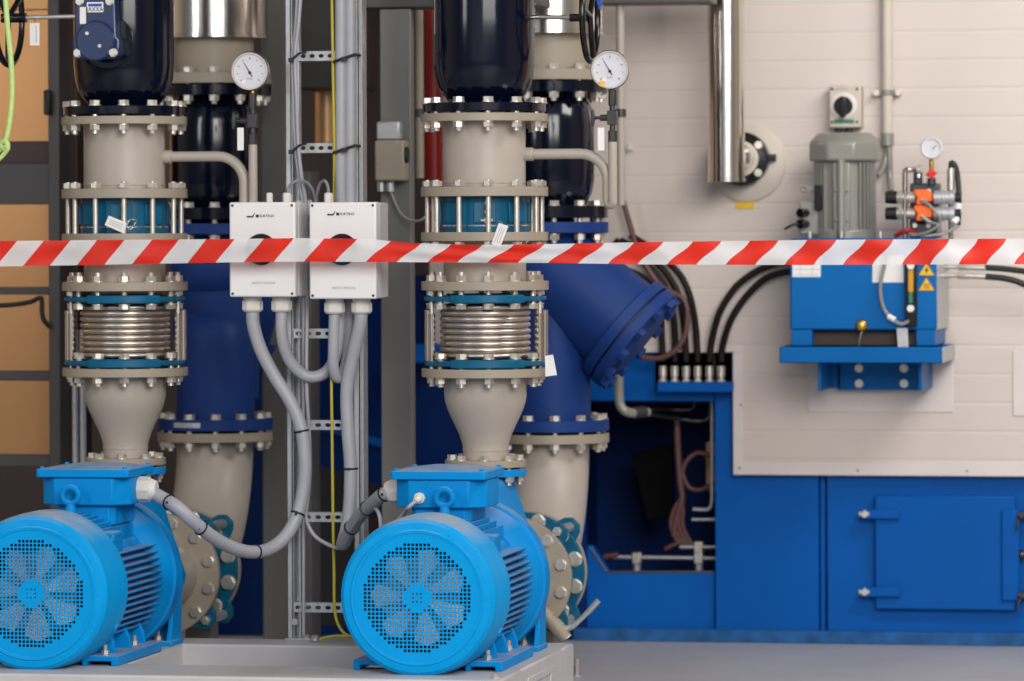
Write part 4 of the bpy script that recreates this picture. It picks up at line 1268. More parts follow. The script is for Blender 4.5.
vpipe('thin_pipe', 'thin pale vertical pipe left of the red pipe', 420, -150, 178, 0.9, 4.0, 'taupe', clamp=113)
vpipe('red_pipe', 'red vertical pipe behind the right valve', 434, -150, 262, 1.2, 9.5, 'red')
vpipe('thin_pipe', 'pale vertical pipe in front of the cream wall right of the round gauge', 621, -150, 205, 1.3, 4.2, 'beige', clamp=113)
for i, x in enumerate((76.5, 84)):
    vpipe('conduit', ('left of two thin metal conduits rising behind the left pump', 'right of two thin metal conduits rising behind the left pump')[i], x, 330, 668, 0.5, 3.2, 'galv', 'conduit')
# left frame
YF = 0.9
fa = thing('steel_frame', 'dark grey steel frame with horizontal rails at the left edge', 'frame', px(40, 640, YF))
p, q = px(50, 640, YF), px(58, -150, YF)
box_obj('post', 'framegrey', (p.x, YF, 0), (q.x, YF + 0.12, q.z), fa, 0.003)
for y0, y1, m, dy in ((141, 166, 'coldark', 0.04), (163, 206, 'framegrey', 0.01), (287, 295, 'framegrey', 0.02), (371, 380, 'framegrey', 0.02), (455, 465, 'framegrey', 0.02), (38/4-0.5, 54/4, 'coldark', 0.05)):
    p, q = px(-300, y1, YF + dy), px(51, y0, YF + dy)
    box_obj('rail', m, (p.x, YF + dy, p.z), (q.x, YF + dy + 0.06, q.z), fa, 0.003)
p, q = px(44, 115, YF - 0.02), px(50.5, 90, YF - 0.02)
box_obj('handle', 'black', (p.x, YF - 0.03, p.z), (q.x, YF + 0.01, q.z), fa, 0.006)
p, q = px(59, 640, YF + 0.1), px(76, -150, YF + 0.1)
t = thing('brown_column', 'dark brown column beside the grey frame behind the left pipe line', 'column', (p.x + 0.02, YF + 0.1, 0))
box_obj('steel_section', 'coldark', (p.x, YF + 0.1, 0), (q.x, YF + 0.25, q.z), t, 0.003)
cable('wall_cable', 'black cable drooping along the frame at the left edge', [(-20, 306, YF - .02), (10, 305, YF - .02), (30, 302, YF - .02), (41, 298, YF - .02), (42, 312, YF - 0.02), (44, 320, YF - 0.02), (50, 327, YF - 0.01)], 2.4 * mm(YF), 'black')
# lime cord
c = thing('lime_cord', 'lime green cord with a knot hanging at the top left edge', 'cord', px(5, 158, -0.35))
B().tube(smooth_path([px(4, -30, -0.35), px(7, 20, -0.35), px(11, 60, -0.35), px(12, 95, -0.35), (px(9, 125, -0.35)), px(5, 142, -0.35), px(2, 148, -0.35), px(-3, 152, -0.35)], 8), 0.0075, 12).obj('cord', 'lime', c)
k = B().torus(px(4.5, 145, -0.36), (0.3, 1, 0.2), 0.010, 0.0075, 20, 10)
k.tube(smooth_path([px(5, 146, -0.365), px(8, 148, -0.365), px(4, 154, -0.36), px(-2, 160, -0.36)], 6), 0.0065, 10)
k.obj('knot', 'lime', c)
# tag on the valve shaft
p, q = px(30, 45.5, -0.2), px(39.5, 23, -0.2)
tg = thing('paper_tag', 'small white paper tag dangling from the shaft of the left handwheel', 'tag', ((p.x + q.x) / 2, -0.2, p.z))
box_obj('card', 'paper', (p.x, -0.2015, p.z), (q.x, -0.2, q.z), tg)
box_obj('print', 'greyprint', (p.x + 0.017, -0.2022, p.z + 0.008), (p.x + 0.0195, -0.201, q.z - 0.006), tg)
B().tube([Vector(((p.x + q.x) / 2, -0.2, q.z - 0.003)), Vector(((p.x + q.x) / 2, -0.2, q.z + 0.014))], 0.001, 6).obj('string', 'black', tg)
# tag at the lower bellows flange of the right line
p = [px(x, y, -0.10) for x, y in ((545, 356), (553, 354.5), (557, 375), (545.5, 376.5))]
o = B().prism([(v.x, v.z) for v in p], -0.101, -0.1, lambda u, w, d: Vector((u, d, w))).obj('paper_tag', 'paper')
tag(o, 'blank white paper tag at the lower right of the right bellows joint', 'tag')
# ================================================================== setting
YW = pz(800, 643, 0).Y if False else pz(800, 643, 0).y
fl = B().box((-6, -16, -0.1), (7, 7, 0)).obj('floor', 'floor', None, smooth=False)
struct('floor', fl)
YBK = YW + 1.1
o = B().box((-6, YBK, 0), (7, YBK + 0.1, 3.4)).obj('wall_back', 'tan', None, smooth=False)
struct('wall_back', o)
a, b = px(57, 640, YBK - 0.25), px(470, -160, YBK - 0.25)
o = tag(box_obj('dark_cabinet', 'coldark', (a.x, YBK - 0.3, 0), (b.x, YBK - 0.02, b.z), None, 0.01), 'tall dark brown cabinet wall seen between the pipe lines', 'cabinet')
# grey duct seen through the ladder
p, q = px(296, 90, 1.42), px(352, -60, 1.42)
o = tag(B().box((p.x, 1.42, p.z), (q.x, 1.75, q.z)).obj('air_duct', 'framegrey', None, 0.01), 'dark grey duct end seen through the top of the cable ladder', 'duct')
p, q = px(312, 143, 1.55), px(334, 60, 1.55)
o = tag(B().cyl(((p.x + q.x) / 2, 1.6, p.z), ((p.x + q.x) / 2, 1.6, q.z), 11.5 * mm(1.6), n=40).obj('clad_stub', 'tanreflect', None), 'short bright clad pipe seen through the cable ladder', 'pipe cladding')

# ---------------------------------------------------------------- blue container
W = lambda x, y, d=0.0: px(x, y, YW + d)
cont = thing('container', 'large royal blue steel container frame with a dark opening, behind the pumps', 'container', (W(760, 640).x, YW, 0))


def wbox(x0, y0, x1, y1, d0, d1, m, name, parent, bevel=0.003, zlo=None, seg=2):
    p, q = W(x0, y1, d0), W(x1, y0, d0)
    return box_obj(name, m, (p.x, YW + d0, p.z if zlo is None else zlo), (q.x, YW + d1, q.z), parent, bevel, seg)


wbox(200, 275, 585, 0, 0, 0.03, 'interiorshadeblue', 'left_panel', cont, zlo=0)  # darker blue here paints in the shade behind the pumps
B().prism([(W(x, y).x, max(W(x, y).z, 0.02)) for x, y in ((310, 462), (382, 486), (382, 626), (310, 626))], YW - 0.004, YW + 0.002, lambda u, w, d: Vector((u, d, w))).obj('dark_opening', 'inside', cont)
B().prism([(W(x, y).x, W(x, y).z) for x, y in ((306, 418), (384, 440), (384, 448), (306, 426))], YW - 0.012, YW + 0.002, lambda u, w, d: Vector((u, d, w))).obj('sloped_rail', 'boxblue', cont, 0.002)
wbox(584, 352, 714, 401, 0, 0.06, 'boxblue', 'upper_beam', cont)
wbox(713, 340, 818, 0, 0, 0.06, 'boxblue', 'middle_panel', cont, zlo=0)
wbox(818, 455, 825, 0, 0.012, 0.06, 'boxblue', 'seam_post', cont, zlo=0)
wbox(825, 455, 1300, 0, 0, 0.06, 'boxblue', 'right_panel', cont, zlo=0)
lp = B()
pts = [(584, 640), (584, 546), (591, 546), (607, 572), (714, 572), (714, 640)]
lp.prism([(W(x, y).x, max(W(x, y).z, 0.0)) for x, y in pts], YW + 0.02, YW + 0.06, lambda u, w, d: Vector((u, d, w)))
lp.obj('lower_panel', 'boxblue', cont, 0.003)
ed = B()
for (x0, y0), (x1, y1) in (((590, 547), (606.5, 572)), ((606.5, 572), (713, 572))):
    ed.tube([W(x0, y0, 0.02), W(x1, y1, 0.02)], 0.004, 6)
ed.obj('opening_edge', 'framegrey', cont)
sk = wbox(570, 637, 1300, 0, -0.02, -0.001, 'skirt', 'container_sill', None, zlo=0)
tag(sk, 'worn blue sill strip along the foot of the container', 'sill')
# opening interior
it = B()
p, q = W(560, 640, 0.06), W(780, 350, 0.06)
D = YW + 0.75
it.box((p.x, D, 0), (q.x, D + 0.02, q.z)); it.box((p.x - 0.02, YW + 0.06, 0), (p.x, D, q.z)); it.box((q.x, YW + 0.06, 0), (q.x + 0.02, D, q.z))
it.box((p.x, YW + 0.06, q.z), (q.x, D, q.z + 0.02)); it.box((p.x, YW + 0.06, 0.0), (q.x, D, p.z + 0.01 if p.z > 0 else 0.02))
it.obj('interior', 'interiorshadeblue', cont, smooth=False)
iy = 0.42
bp = B().prism([(W(x, y, iy).x, W(x, y, iy).z) for x, y in ((631, 455), (672, 443), (673, 516), (647, 521))], YW + iy, YW + iy + 0.03, lambda u, w, d: Vector((u, d, w)))
tag(bp.obj('black_plate', 'plate', None, 0.003), 'black tilted plate inside the blue container opening', 'plate')
# hoses, rods and pipes in the opening
I = lambda x, y, d=0.2: W(x, y, d)
hs = thing('hose_bundle', 'bundle of brown red hoses hanging inside the blue container opening', 'hoses', I(695, 545))
B().tube(smooth_path([I(677, 420), I(678, 450), I(680, 480), I(682, 500), I(676, 520), I(674, 536)], 8), 0.011, 12).obj('hose', 'brownhose', hs)
B().tube(smooth_path([I(681, 478), I(686, 462), I(697, 453), (I(708, 455)), I(722, 462)], 8), 0.008, 12).obj('hose', 'brownhose', hs)
B().tube(smooth_path([I(682, 472), I(688, 486), I(698, 490), I(710, 486), I(722, 480)], 8), 0.008, 12).obj('hose', 'brownhose', hs)
for i in range(4):
    B().tube(smooth_path([I(682, 497), I(674 + 3 * i, 510), I(671 + 4 * i, 526), I(678 + 4 * i, 541), I(692 + 2 * i, 547)], 8), 0.0075, 12).obj('hose', 'brownhose', hs)
B().tube(smooth_path([I(665, 549), I(680, 543), I(696, 548), I(705, 552)], 8), 0.008, 12).obj('hose', 'brownhose', hs)
rod = thing('tie_rod', 'horizontal steel rod with square nuts at the bottom of the opening', 'rod', I(680, 560, 0.15))
B().cyl(I(612, 557, .15), I(760, 559, .15), 0.0065, n=14).obj('bar', 'galv', rod)
for x, y in ((637, 558), (699, 558), (699, 547)):
    c = I(x, y, .15)
    box_obj('nut_block', 'zinc', c - Vector((.014, .016, .018)), c + Vector((.014, .016, .018)), rod, 0.003)
    if y > 550:
        B().cyl(c, Vector((c.x, c.y, c.z - 0.05)), 0.012, n=10).obj('stand', 'galv', rod)
B().cyl(I(680, 547, .15), I(760, 547, .15), 0.006, n=14).obj('bar', 'galv', rod)
B().tube([I(604, 557, .15), I(618, 555, .15)], 0.01, 10).obj('thread_end', 'brownhose', rod)
bt = thing('bent_tube', 'thin bent steel tube at the right side of the opening', 'tube', I(705, 512, .12))
B().tube(smooth_path([I(712, 380, .12), I(712, 480, .12), I(711.5, 503, .12), I(708, 509, .12), I(700, 509.5, .12), I(693, 509, .12)], 6), 0.006, 10).obj('tube', 'galv', bt)
B().cyl(I(692, 519.5, .12), I(730, 519.5, .12), 0.005, n=10).obj('tube', 'galv', bt)
yp = vpipe('amber_pipe', 'tan upright cylinder half hidden at the right side of the opening', 712, 442, 490, YW + 0.3, 6, 'tan')
dp = thing('drain_pipe', 'grey bent drain pipe below the tilted blue blind flange', 'pipe', W(624, 400, -0.25))
dY = -0.25
B().tube(smooth_path([W(619, 372, dY), W(619, 392, dY), W(620, 404, dY), W(625, 411, dY), W(634, 413, dY + .02), W(648, 412, dY + 0.06)], 8), 0.0145, 18).obj('pipe', 'castgrey', dp)
B().cyl(W(634, 413, dY + .02), W(645, 412, dY + 0.05), 0.019, n=8).obj('union', 'dsteel', dp, 0.001)
B().tube(smooth_path([W(645, 412, dY + .05), W(662, 409, .1), W(686, 410, .15), W(694, 405, .15), W(695, 390, .15)], 8), 0.006, 12).obj('thin_pipe', 'dsteel', dp)
B().tube(smooth_path([W(640, 413, dY + .05), W(672, 418, .1), W(700, 421, .14), W(709, 416, .15), W(710, 395, .15)], 8), 0.006, 12).obj('thin_pipe', 'dsteel', dp)

br_ = wbox(404, 345, 440, 363, -0.25, -0.001, 'boxblue', 'side_bracket', None)
tag(br_, 'short blue bracket sticking out left of the right bellows joint', 'bracket')

# ---------------------------------------------------------------- cream panels
pan = B()
DP = -0.035
p, q = W(735, 474, DP), W(1300, -200, DP)
pan.box((p.x, YW + DP, p.z), (q.x, YW - 0.001, q.z))
p2 = W(430, 352, DP)
pan.box((p2.x, YW + DP, p2.z), (p.x, YW - 0.001, q.z))
o = pan.obj('wall_panel', 'cream', None, 0.0)
o['kind'] = 'structure'
o.name = 'wall_right'
zt0 = W(800, 464.5, DP)


def trim(n, x0, y0, x1, y1, pr=0.006, m='trim', y0b=None):
    p, q = W(x0, y1, DP), W(x1, y0, DP)
    o = box_obj('trim_%d' % n, m, (p.x, YW + DP - pr, p.z), (q.x, YW + DP + 0.002, q.z), None, 0.002)
    o['kind'] = 'structure'


trim(1, 733.5, 352, 742.5, 474.8)
trim(2, 742.5, 464.3, 1300, 474.8)
trim(3, 720, 345, 742.5, 352)
trim(4, 808, 344, 953, 412, 0.004)
trim(5, 1013, 351, 1300, 416, 0.005)
for i, (x, y) in enumerate(((739.5, 468), (741, 405), (858, 470.5), (967, 471))):
    p = W(x, y, DP - 0.006)
    b = B().cyl(p + Vector((0, 0.002, 0)), p - Vector((0, 0.002, 0)), 0.004, n=12).obj('trim_%d' % (6 + i), 'castgrey')
    b['kind'] = 'structure'
# manifold with six hoses
mf = thing('hose_manifold', 'dark blue bracket with a row of six zinc hose couplings', 'manifold', W(694, 390, -0.06))
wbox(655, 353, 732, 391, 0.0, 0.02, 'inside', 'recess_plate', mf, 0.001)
wbox(657, 382, 732, 392, -0.085, -0.002, 'boxblue', 'shelf', mf, 0.003)
for i in range(6):
    x = 663 + i * 11.6
    p = W(x, 388, -0.06)
    b = B().lathe([(0.009, -0.012), (0.013, -0.01), (0.013, 0.006), (0.0085, 0.007), (0.0085, 0.02)], p, (0, 0, 1), 20)
    poly = [(0.0145 * math.cos(PI / 3 * q_), 0.0145 * math.sin(PI / 3 * q_)) for q_ in range(6)]
    b.prism(poly, p.z + 0.012, p.z + 0.026, lambda u, w, d: Vector((p.x + u, p.y + w, d)))
    b.obj('coupling', 'zinc', mf, 0.0008)
HY_ = [
    [(663, 362), (662, 340), (660, 310), (650, 285), (632, 272), (600, 262), (560, 250)],
    [(674.6, 362), (675, 335), (672, 308), (664, 285), (650, 268), (632, 252), (615, 240)],
    [(686.2, 362), (685, 335), (681, 305), (674, 285), (660, 266), (642, 252), (620, 240)],
    [(697.8, 362), (696, 330), (691, 300), (682, 278), (668, 262), (650, 248), (630, 235)],
    [(709.4, 362), (712, 340), (720, 312), (735, 288), (752, 274), (766, 267), (780, 263), (800, 261)],
    [(721, 362), (723, 345), (731, 320), (745, 298), (762, 281), (778, 273.5), (795, 271), (810, 271)],
]
NAMES = ['leftmost of the six dark hoses curving up from the coupling row', 'second dark hose from the left in the coupling row', 'third dark hose from the left in the coupling row',
         'fourth dark hose from the left in the coupling row, curving left', 'fifth dark hose, upper of the two curving right to the blue unit', 'rightmost dark hose, lower of the two curving right to the blue unit']
for i, pts in enumerate(HY_):
    d = [-0.06] * 2 + [-0.08] * (len(pts) - 2)
    P = [W(x, y, dd) for (x, y), dd in zip(pts, d)]
    t = thing('hydraulic_hose', NAMES[i], 'hose', P[0], 'hydraulic hoses from the manifold')
    B().tube(smooth_path(P, 8), 0.0105, 14).obj('hose', 'hose', t)
    q = W(663 + i * 11.6, 381, -0.06)
    B().lathe([(0.0095, 0), (0.0095, 0.012), (0.0125, 0.014), (0.0125, 0.045), (0.011, 0.047)], Vector((q.x, q.y, q.z)), (0, 0, 1), 18).obj('ferrule', 'zinc', t)
# red-brown hose loop behind the couplings
t = thing('looped_hose', 'red brown hose looping behind the tilted blue flange', 'hose', W(655, 370, -0.1))
B().tube(smooth_path([W(620, 190, -.1), W(633, 235, -.1), W(640, 255, -.1), W(660, 285, -.1), (W(684, 300, -.1)), W(687, 325, -.1), W(680, 345, -.1), W(664, 357, -.1), W(645, 358, -.1), W(635, 350, -.1)], 8), 0.0085, 12).obj('hose', 'brownhose', t)

# ---------------------------------------------------------------- access door
dr = thing('access_door', 'blue steel access door with two strap hinges in the lower right container wall', 'hatch', W(945, 611, -0.03))
wbox(875.5, 496, 1015, 609, -0.035, 0.0, 'boxblue', 'door_leaf', dr, 0.004)
bar = wbox(1001.5, 510, 1019, 601, -0.047, -0.034, 'boxblue', 'latch_plate', dr, 0.005)
for y in (514, 592):
    h = wbox(861, y - 4.5, 900, y + 5, -0.052, -0.036, 'boxblue', 'hinge_strap', dr, 0.004)
    c = W(865, y, -0.045)
    B().cyl(c - Vector((0, 0, 0.010)), c + Vector((0, 0, 0.013)), 0.008, n=12).cyl(c + Vector((0, 0.04, 0)), c - Vector((0, 0.014, 0)), 0.011, n=10).cyl(c - Vector((.018, 0, 0)), c + Vector((.014, 0, 0)), 0.009, n=10).obj('hinge_pin', 'zinc', h, 0.001)
for i, (x, y) in enumerate(((1022.5, 515), (1023, 595))):
    c = W(x, y, -0.05)
    k = B().cyl(c + Vector((0, 0.05, 0)), c - Vector((0, 0.02, 0)), 0.009, n=12)
    k.cyl(c - Vector((0.014, 0, 0)), c + Vector((0.03, 0, 0)), 0.011, n=10)
    k.tube([c, c + Vector((-0.012, -0.01, -0.02)), c + Vector((-0.016, -0.01, -0.045))], 0.004, 8)
    k.obj('latch', 'dsteel', dr, 0.001)
c = W(1021, 555.5, -0.05)
B().lathe([(0.013, 0), (0.016, 0.012), (0.013, 0.024), (0.004, 0.028)], c + Vector((0, 0.03, 0)), (0, -1, 0), 24).obj('knob', 'blackgloss', dr)

# ---------------------------------------------------------------- flue pipe
YFL = YW - 0.28
FX = px(726.3, 100, YFL).x
mf_ = mm(YFL, 726)
f = thing('flue_pipe', 'bright round stainless flue pipe turning into the cream wall', 'flue', (FX, YFL, px(726, 182, YFL).z))
r = 18.2 * mf_
zf = lambda y: px(726, y, YFL).z
B().lathe([(r, zf(181)), (r, zf(-160))], (FX, YFL, 0), (0, 0, 1), 72).obj('pipe', 'flue', f)
B().lathe([(r * 1.035, zf(29.5)), (r * 1.035, zf(26.5))], (FX, YFL, 0), (0, 0, 1), 72).obj('joint_ring', 'flue', f, 0.001)
B().lathe([(r * 1.03, zf(182)), (r * 1.03, zf(179)), (r * 0.98, zf(179))], (FX, YFL, 0), (0, 0, 1), 72).obj('end_cap', 'flue', f, 0.001)
fc = px(741, 158, YW - 0.1)
B().lathe([(r * 0.9, 0), (r * 0.9, YW - DP - YFL)], (FX + 0.01, YFL, fc.z), (0, 1, 0), 48).obj('side_pipe', 'flue', f)
q = W(747, 158, DP)
wf = thing('wall_collar', 'black ring with bolts in a cream round collar behind the flue pipe', 'collar', W(747, 200, DP))
B().lathe([(38 * mm(YW), 0), (38 * mm(YW), 0.008), (36 * mm(YW), 0.012)], (q.x, YW + DP, W(748, 163, DP).z), (0, -1, 0), 64).obj('cover_plate', 'buff', wf, 0.001)
qq = W(744, 159, DP)
B().ring((qq.x, YW + DP - 0.012, qq.z), (0, -1, 0), 16 * mm(YW), 26 * mm(YW), -0.004, 0.05, 64).obj('black_flange', 'blackgloss', wf, 0.003)
B().ring((qq.x, YW + DP - 0.012, qq.z), (0, -1, 0), 13 * mm(YW), 17 * mm(YW), 0.0, 0.06, 64).obj('inner_ring', 'buff', wf, 0.002)
for an in (38, -40, 142, 220):
    t_ = math.radians(an)
    c = Vector((qq.x + math.cos(t_) * 21.5 * mm(YW), YW + DP - 0.062, qq.z + math.sin(t_) * 21.5 * mm(YW)))
    one_bolt(wf, c, (0, -1, 0), bolt_mesh(0, 0.0115))
c = W(768, 158, -0.08)
B().cyl(c - Vector((.02, 0, 0)), c + Vector((.025, 0, 0)), 0.012, n=8).obj('tap', 'dsteel', wf)
o = wbox(736, 201, 754, 208.5, DP - 0.004, DP + 0.001, 'ylabel', 'yellow_sticker', None, 0.0)
tag(o, 'small yellow sticker on the cream wall below the flue pipe', 'sticker')
# beam at the top
p, q = px(562, 5.5, YW - 0.5), px(712, -30, YW - 0.5)
o = tag(box_obj('top_beam', 'framegrey', (p.x, YW - 0.55, p.z), (q.x, YW - 0.4, q.z), None, 0.004), 'dark beam along the top edge left of the flue pipe', 'beam')
one_ = thing('wall_bolt', 'single bolt in the cream wall right of the thin pale pipe', 'bolt', W(629, 148, DP))
one_bolt(one_, W(629, 148, DP), (0, -1, 0), bolt_mesh(0, 0.016))
B().cyl(W(629, 148, DP) + Vector((0, .002, 0)), W(629, 148, DP) - Vector((0, 0.03, 0)), 0.006, n=10).obj('stud', 'zinc', one_)

# ---------------------------------------------------------------- conduit and isolator
cd = thing('wall_conduit', 'pale vertical conduit tube clamped on the cream wall above the hydraulic unit', 'conduit', W(887, 150, -0.06))
x_ = W(887.5, 100, -0.06).x
yy_ = YW - 0.065
mw = mm(YW)
B().cyl((x_, yy_, W(887, 143, -.06).z), (x_, yy_, W(887, -190, -.06).z), 5.2 * mw, n=24).obj('tube', 'buff', cd)
B().cyl((x_, yy_, W(887, 146, -.06).z), (x_, yy_, W(887, 133, -.06).z), 6.2 * mw, n=24).obj('end_bush', 'castgrey', cd, 0.002)
cz = W(887, 93, -.06).z
B().box((x_ - 9 * mw, yy_ - 0.003, cz - 0.009), (x_ + 9 * mw, yy_ + 0.03, cz + 0.009)).lathe([(6 * mw, -0.009), (6 * mw, 0.009)], (x_, yy_, cz), (0, 0, 1), 24).obj('clamp', 'castgrey', cd, 0.002)
for s in (-1, 1):
    B().cyl((x_ + s * 10.5 * mw, yy_ + 0.03, cz), (x_ + s * 10.5 * mw, yy_ - 0.012, cz), 0.010, n=14).obj('clamp_nut', 'trim', cd, 0.002)
B().tube(smooth_path([W(886, 143, -.06), W(886, 155, -.06), W(883, 168, -.08), W(877, 176, -.12)], 8), 0.008, 12).obj('lead', 'castgrey', cd)
B().tube(smooth_path([W(889, 143, -.065), W(889.5, 160, -.065), W(890, 178, -.065), W(891, 192, -.1)], 8), 0.010, 12).obj('lead', 'castgrey', cd)
iso = thing('isolator_switch', 'beige rotary isolator with black knob on the cream wall above the grey motor', 'switch', W(844, 129, -0.1))
wbox(829, 85, 861, 128, -0.11, DP, 'buff', 'housing', iso, 0.006)
c = W(843.5, 106, -0.115)
B().lathe([(13 * mw, 0), (13 * mw, 0.006), (11.5 * mw, 0.008)], (c.x, YW - 0.11, c.z), (0, -1, 0), 40).obj('knob_ring', 'trim', iso)
kn = B().lathe([(9.3 * mw, 0.006), (8.8 * mw, 0.02)], (c.x, YW - 0.11, c.z), (0, -1, 0), 40)
kn.prism([(-2.6 * mw, -11 * mw), (2.6 * mw, -11 * mw), (2.6 * mw, 9 * mw), (-2.6 * mw, 9 * mw)], YW - 0.15, YW - 0.116, lambda u, w, d: Vector((c.x + u, d, c.z + w)))
kn.obj('knob', 'blackgloss', iso, 0.003)
wbox(834, 119.5, 854, 123.5, -0.1115, -0.108, 'greenprint', 'green_strip', iso, 0)
p = W(841, 89, -0.111)
text('lettering', 'KATKO', 'greyprint', p, 0.011, iso, squash=1.2)
for x, y in ((832, 89), (857, 89), (832, 122), (857, 122)):
    c = W(x, y, -0.111)
    B().cyl(c + Vector((0, .003, 0)), c - Vector((0, .001, 0)), 0.004, n=12).obj('screw', 'blackprint', iso)
for x in (838, 849):
    c = W(x, 128, -0.07)
    B().cyl(c + Vector((0, 0, .003)), c - Vector((0, 0, 0.015)), 0.012, n=8).obj('gland', 'darkgrey', iso)

# ---------------------------------------------------------------- hydraulic power unit
YH = YW - 0.40
H = lambda x, y, d=0.0: px(x, y, YH + d)
mh = mm(YH, 865)


def hbox(x0, y0, x1, y1, d0, d1, m, name, parent, bevel=0.003, seg=2):
    p, q = H(x0, y1, d0), H(x1, y0, d0)
    return box_obj(name, m, (p.x, YH + d0, p.z), (q.x, YH + d1, q.z), parent, bevel, seg)


ZT = H(860, 238).z
hu = thing('hydraulic_unit', 'blue hydraulic oil tank on a wall bracket with level gauge and warning stickers', 'hydraulic unit', H(864, 392))
tank = hbox(790, 238, 936.5, 330, 0, 0.355, 'unitblue', 'tank', hu, 0.006)
hbox(791, 329, 812, 346, 0.004, 0.32, 'unitblue', 'tank_foot', hu, 0.003)
hbox(916, 329, 935, 346, 0.004, 0.32, 'unitblue', 'tank_foot', hu, 0.003)
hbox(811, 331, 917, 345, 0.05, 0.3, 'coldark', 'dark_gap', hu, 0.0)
tr = B()
p, q = H(779.5, 363, -0.02), H(942, 347, -0.02)
tr.box((p.x, YH - 0.02, p.z), (q.x, YH - 0.016, q.z)); tr.box((p.x, YH - 0.02, p.z), (q.x, YH + 0.36, p.z + 0.004))
tr.box((p.x, YH - 0.02, p.z), (p.x + 0.004, YH + 0.36, q.z)); tr.box((q.x - 0.004, YH - 0.02, p.z), (q.x, YH + 0.36, q.z)); tr.box((p.x, YH + 0.356, p.z), (q.x, YH + 0.36, q.z))
tr.obj('drip_tray', 'unitblue', hu, 0.0015)
for z0, z1, x_, y0_, y1_ in ((H(937, 330, 0).z, ZT, H(936.5, 300, 0).x, 0.006, 0.35), (p.z, q.z, q.x, -0.016, 0.356)):  # added grey sheets imitate the reflection on the blue right sides
    lab(box_obj('sheen_sheet', 'galv', (x_ - 0.001, YH + y0_, z0 + 0.001), (x_ + 0.0015, YH + y1_, z1 - 0.002), hu, 0.0005), 'grey sheet standing in for a reflection on the blue side')
bk = B()
p, q = H(834, 391, 0.22), H(921, 362, 0.22)
bk.box((p.x, YH + 0.30, p.z), (q.x, YH + 0.312, q.z + 0.01))
bk.obj('bracket_plate', 'unitblue', hu, 0.002)
for x0, x1, xb in ((818, 821, 834), (919, 922, 921)):
    a = H(x0, 391, 0.05); b = H(x1, 362, 0.05)
    g = B().box((a.x, YH + 0.05, a.z), (b.x, YH + 0.365, b.z + 0.008))
    g.box((a.x, YH + 0.30, a.z), (H(xb, 391, 0.3).x + 0.02, YH + 0.36, b.z + 0.008))
    g.obj('bracket_cheek', 'unitblue', hu, 0.002)
for x in (859, 904):
    for y in (368, 383.5):
        one_bolt(hu, H(x, y, 0.298), (0, -1, 0), bolt_mesh(0, 0.0125))
# fittings on the tank front
lb = hbox(792.5, 255, 820.5, 277, -0.0012, 0.001, 'paper', 'type_label', tank, 0)
gl_ = B()
for i in range(4):
    a, b = H(794, 258 + i * 5.5, -.0014), H(819, 258.6 + i * 5.5, -.0014)
    gl_.box((a.x, YH - 0.0016, a.z), (b.x, YH - 0.001, b.z))
for x in (800, 812):
    a, b = H(x, 257, -.0014), H(x + .6, 276, -.0014)
    gl_.box((a.x, YH - 0.0016, a.z), (b.x, YH - 0.001, b.z))
gl_.obj('label_grid', 'greyprint', lb, smooth=False)
hbox(872.5, 255, 903.5, 282.5, -0.0012, 0.001, 'paper', 'white_label', tank, 0)
for i, y0 in enumerate((276, 291)):
    tri = [(926.5, y0 - 14.5), (935.5, y0), (917.5, y0)]
    tb = B().prism([(H(x, y).x, H(x, y).z) for x, y in tri], YH - 0.0015, YH + 0.001, lambda u, w, d: Vector((u, d, w))).obj('warning_sticker', 'ylabel', tank, smooth=False)
    fr_ = B()
    cxy = Vector((926.5, y0 - 4.8))
    for e in range(3):
        a, b = Vector(tri[e]), Vector(tri[(e + 1) % 3])
        a2, b2 = a + (cxy - a) * 0.13, b + (cxy - b) * 0.13
        a1, b1 = a + (cxy - a) * 0.02, b + (cxy - b) * 0.02
        fr_.prism([(H(v.x, v.y).x, H(v.x, v.y).z) for v in (a1, b1, b2, a2)], YH - 0.002, YH - 0.0014, lambda u, w, d: Vector((u, d, w)))
    if i == 0:
        z = [(927.5, 266), (924.5, 271), (926.5, 271), (925.5, 274.5), (929, 269.5), (927, 269.5)]
        fr_.prism([(H(x, y).x, H(x, y).z) for x, y in z], YH - 0.002, YH - 0.0014, lambda u, w, d: Vector((u, d, w)))
    else:
        for k_ in range(3):
            a, b = H(924.2 + 2 * k_, 289, 0), H(924.9 + 2 * k_, 283.5, 0)
            fr_.box((a.x, YH - 0.002, a.z), (b.x, YH - 0.0014, b.z))
    fr_.obj('sticker_print', 'blackprint', tb, smooth=False)
lg = hbox(905.5, 255, 916.5, 326, -0.03, 0.0, 'blackgloss', 'level_gauge', hu, 0.003)
hbox(908.2, 265, 913.2, 292, -0.032, -0.028, 'oil', 'oil_glass', lg, 0.001)
hbox(909, 292, 912.5, 303, -0.0315, -0.028, 'greenprint', 'scale_strip', lg, 0.0)
for y in (266, 308.5):
    c = H(910.8, y, -0.03)
    B().cyl(c + Vector((0, .002, 0)), c - Vector((0, .012, 0)), 4.0 * mh, n=6).obj('gauge_nut', 'white', lg, 0.002)
dp_ = H(861.5, 325.5, 0)
B().lathe([(0.016, 0), (0.016, 0.01), (0.0125, 0.012), (0.0125, 0.024), (0.009, 0.026)], dp_ + Vector((0, 0.002, 0)), (0, -1, 0), 24).obj('drain_plug', 'brass', hu, 0.001)
B().lathe([(0.019, 0), (0.019, 0.004)], dp_ + Vector((0, 0.002, 0)), (0, -1, 0), 24).obj('seal', 'black', hu)
B().tube(smooth_path([H(862, 331, -0.02), H(860, 338, -0.02), H(859, 346, -0.01)], 6), 0.0012, 6).obj('wire', 'galv', hu)
st_ = B().prism([(H(x, y).x, H(x, y).z) for x, y in ((897, 328), (908, 328), (909, 347), (898.5, 347))], YH - 0.014, YH - 0.011, lambda u, w, d: Vector((u, d, w)))
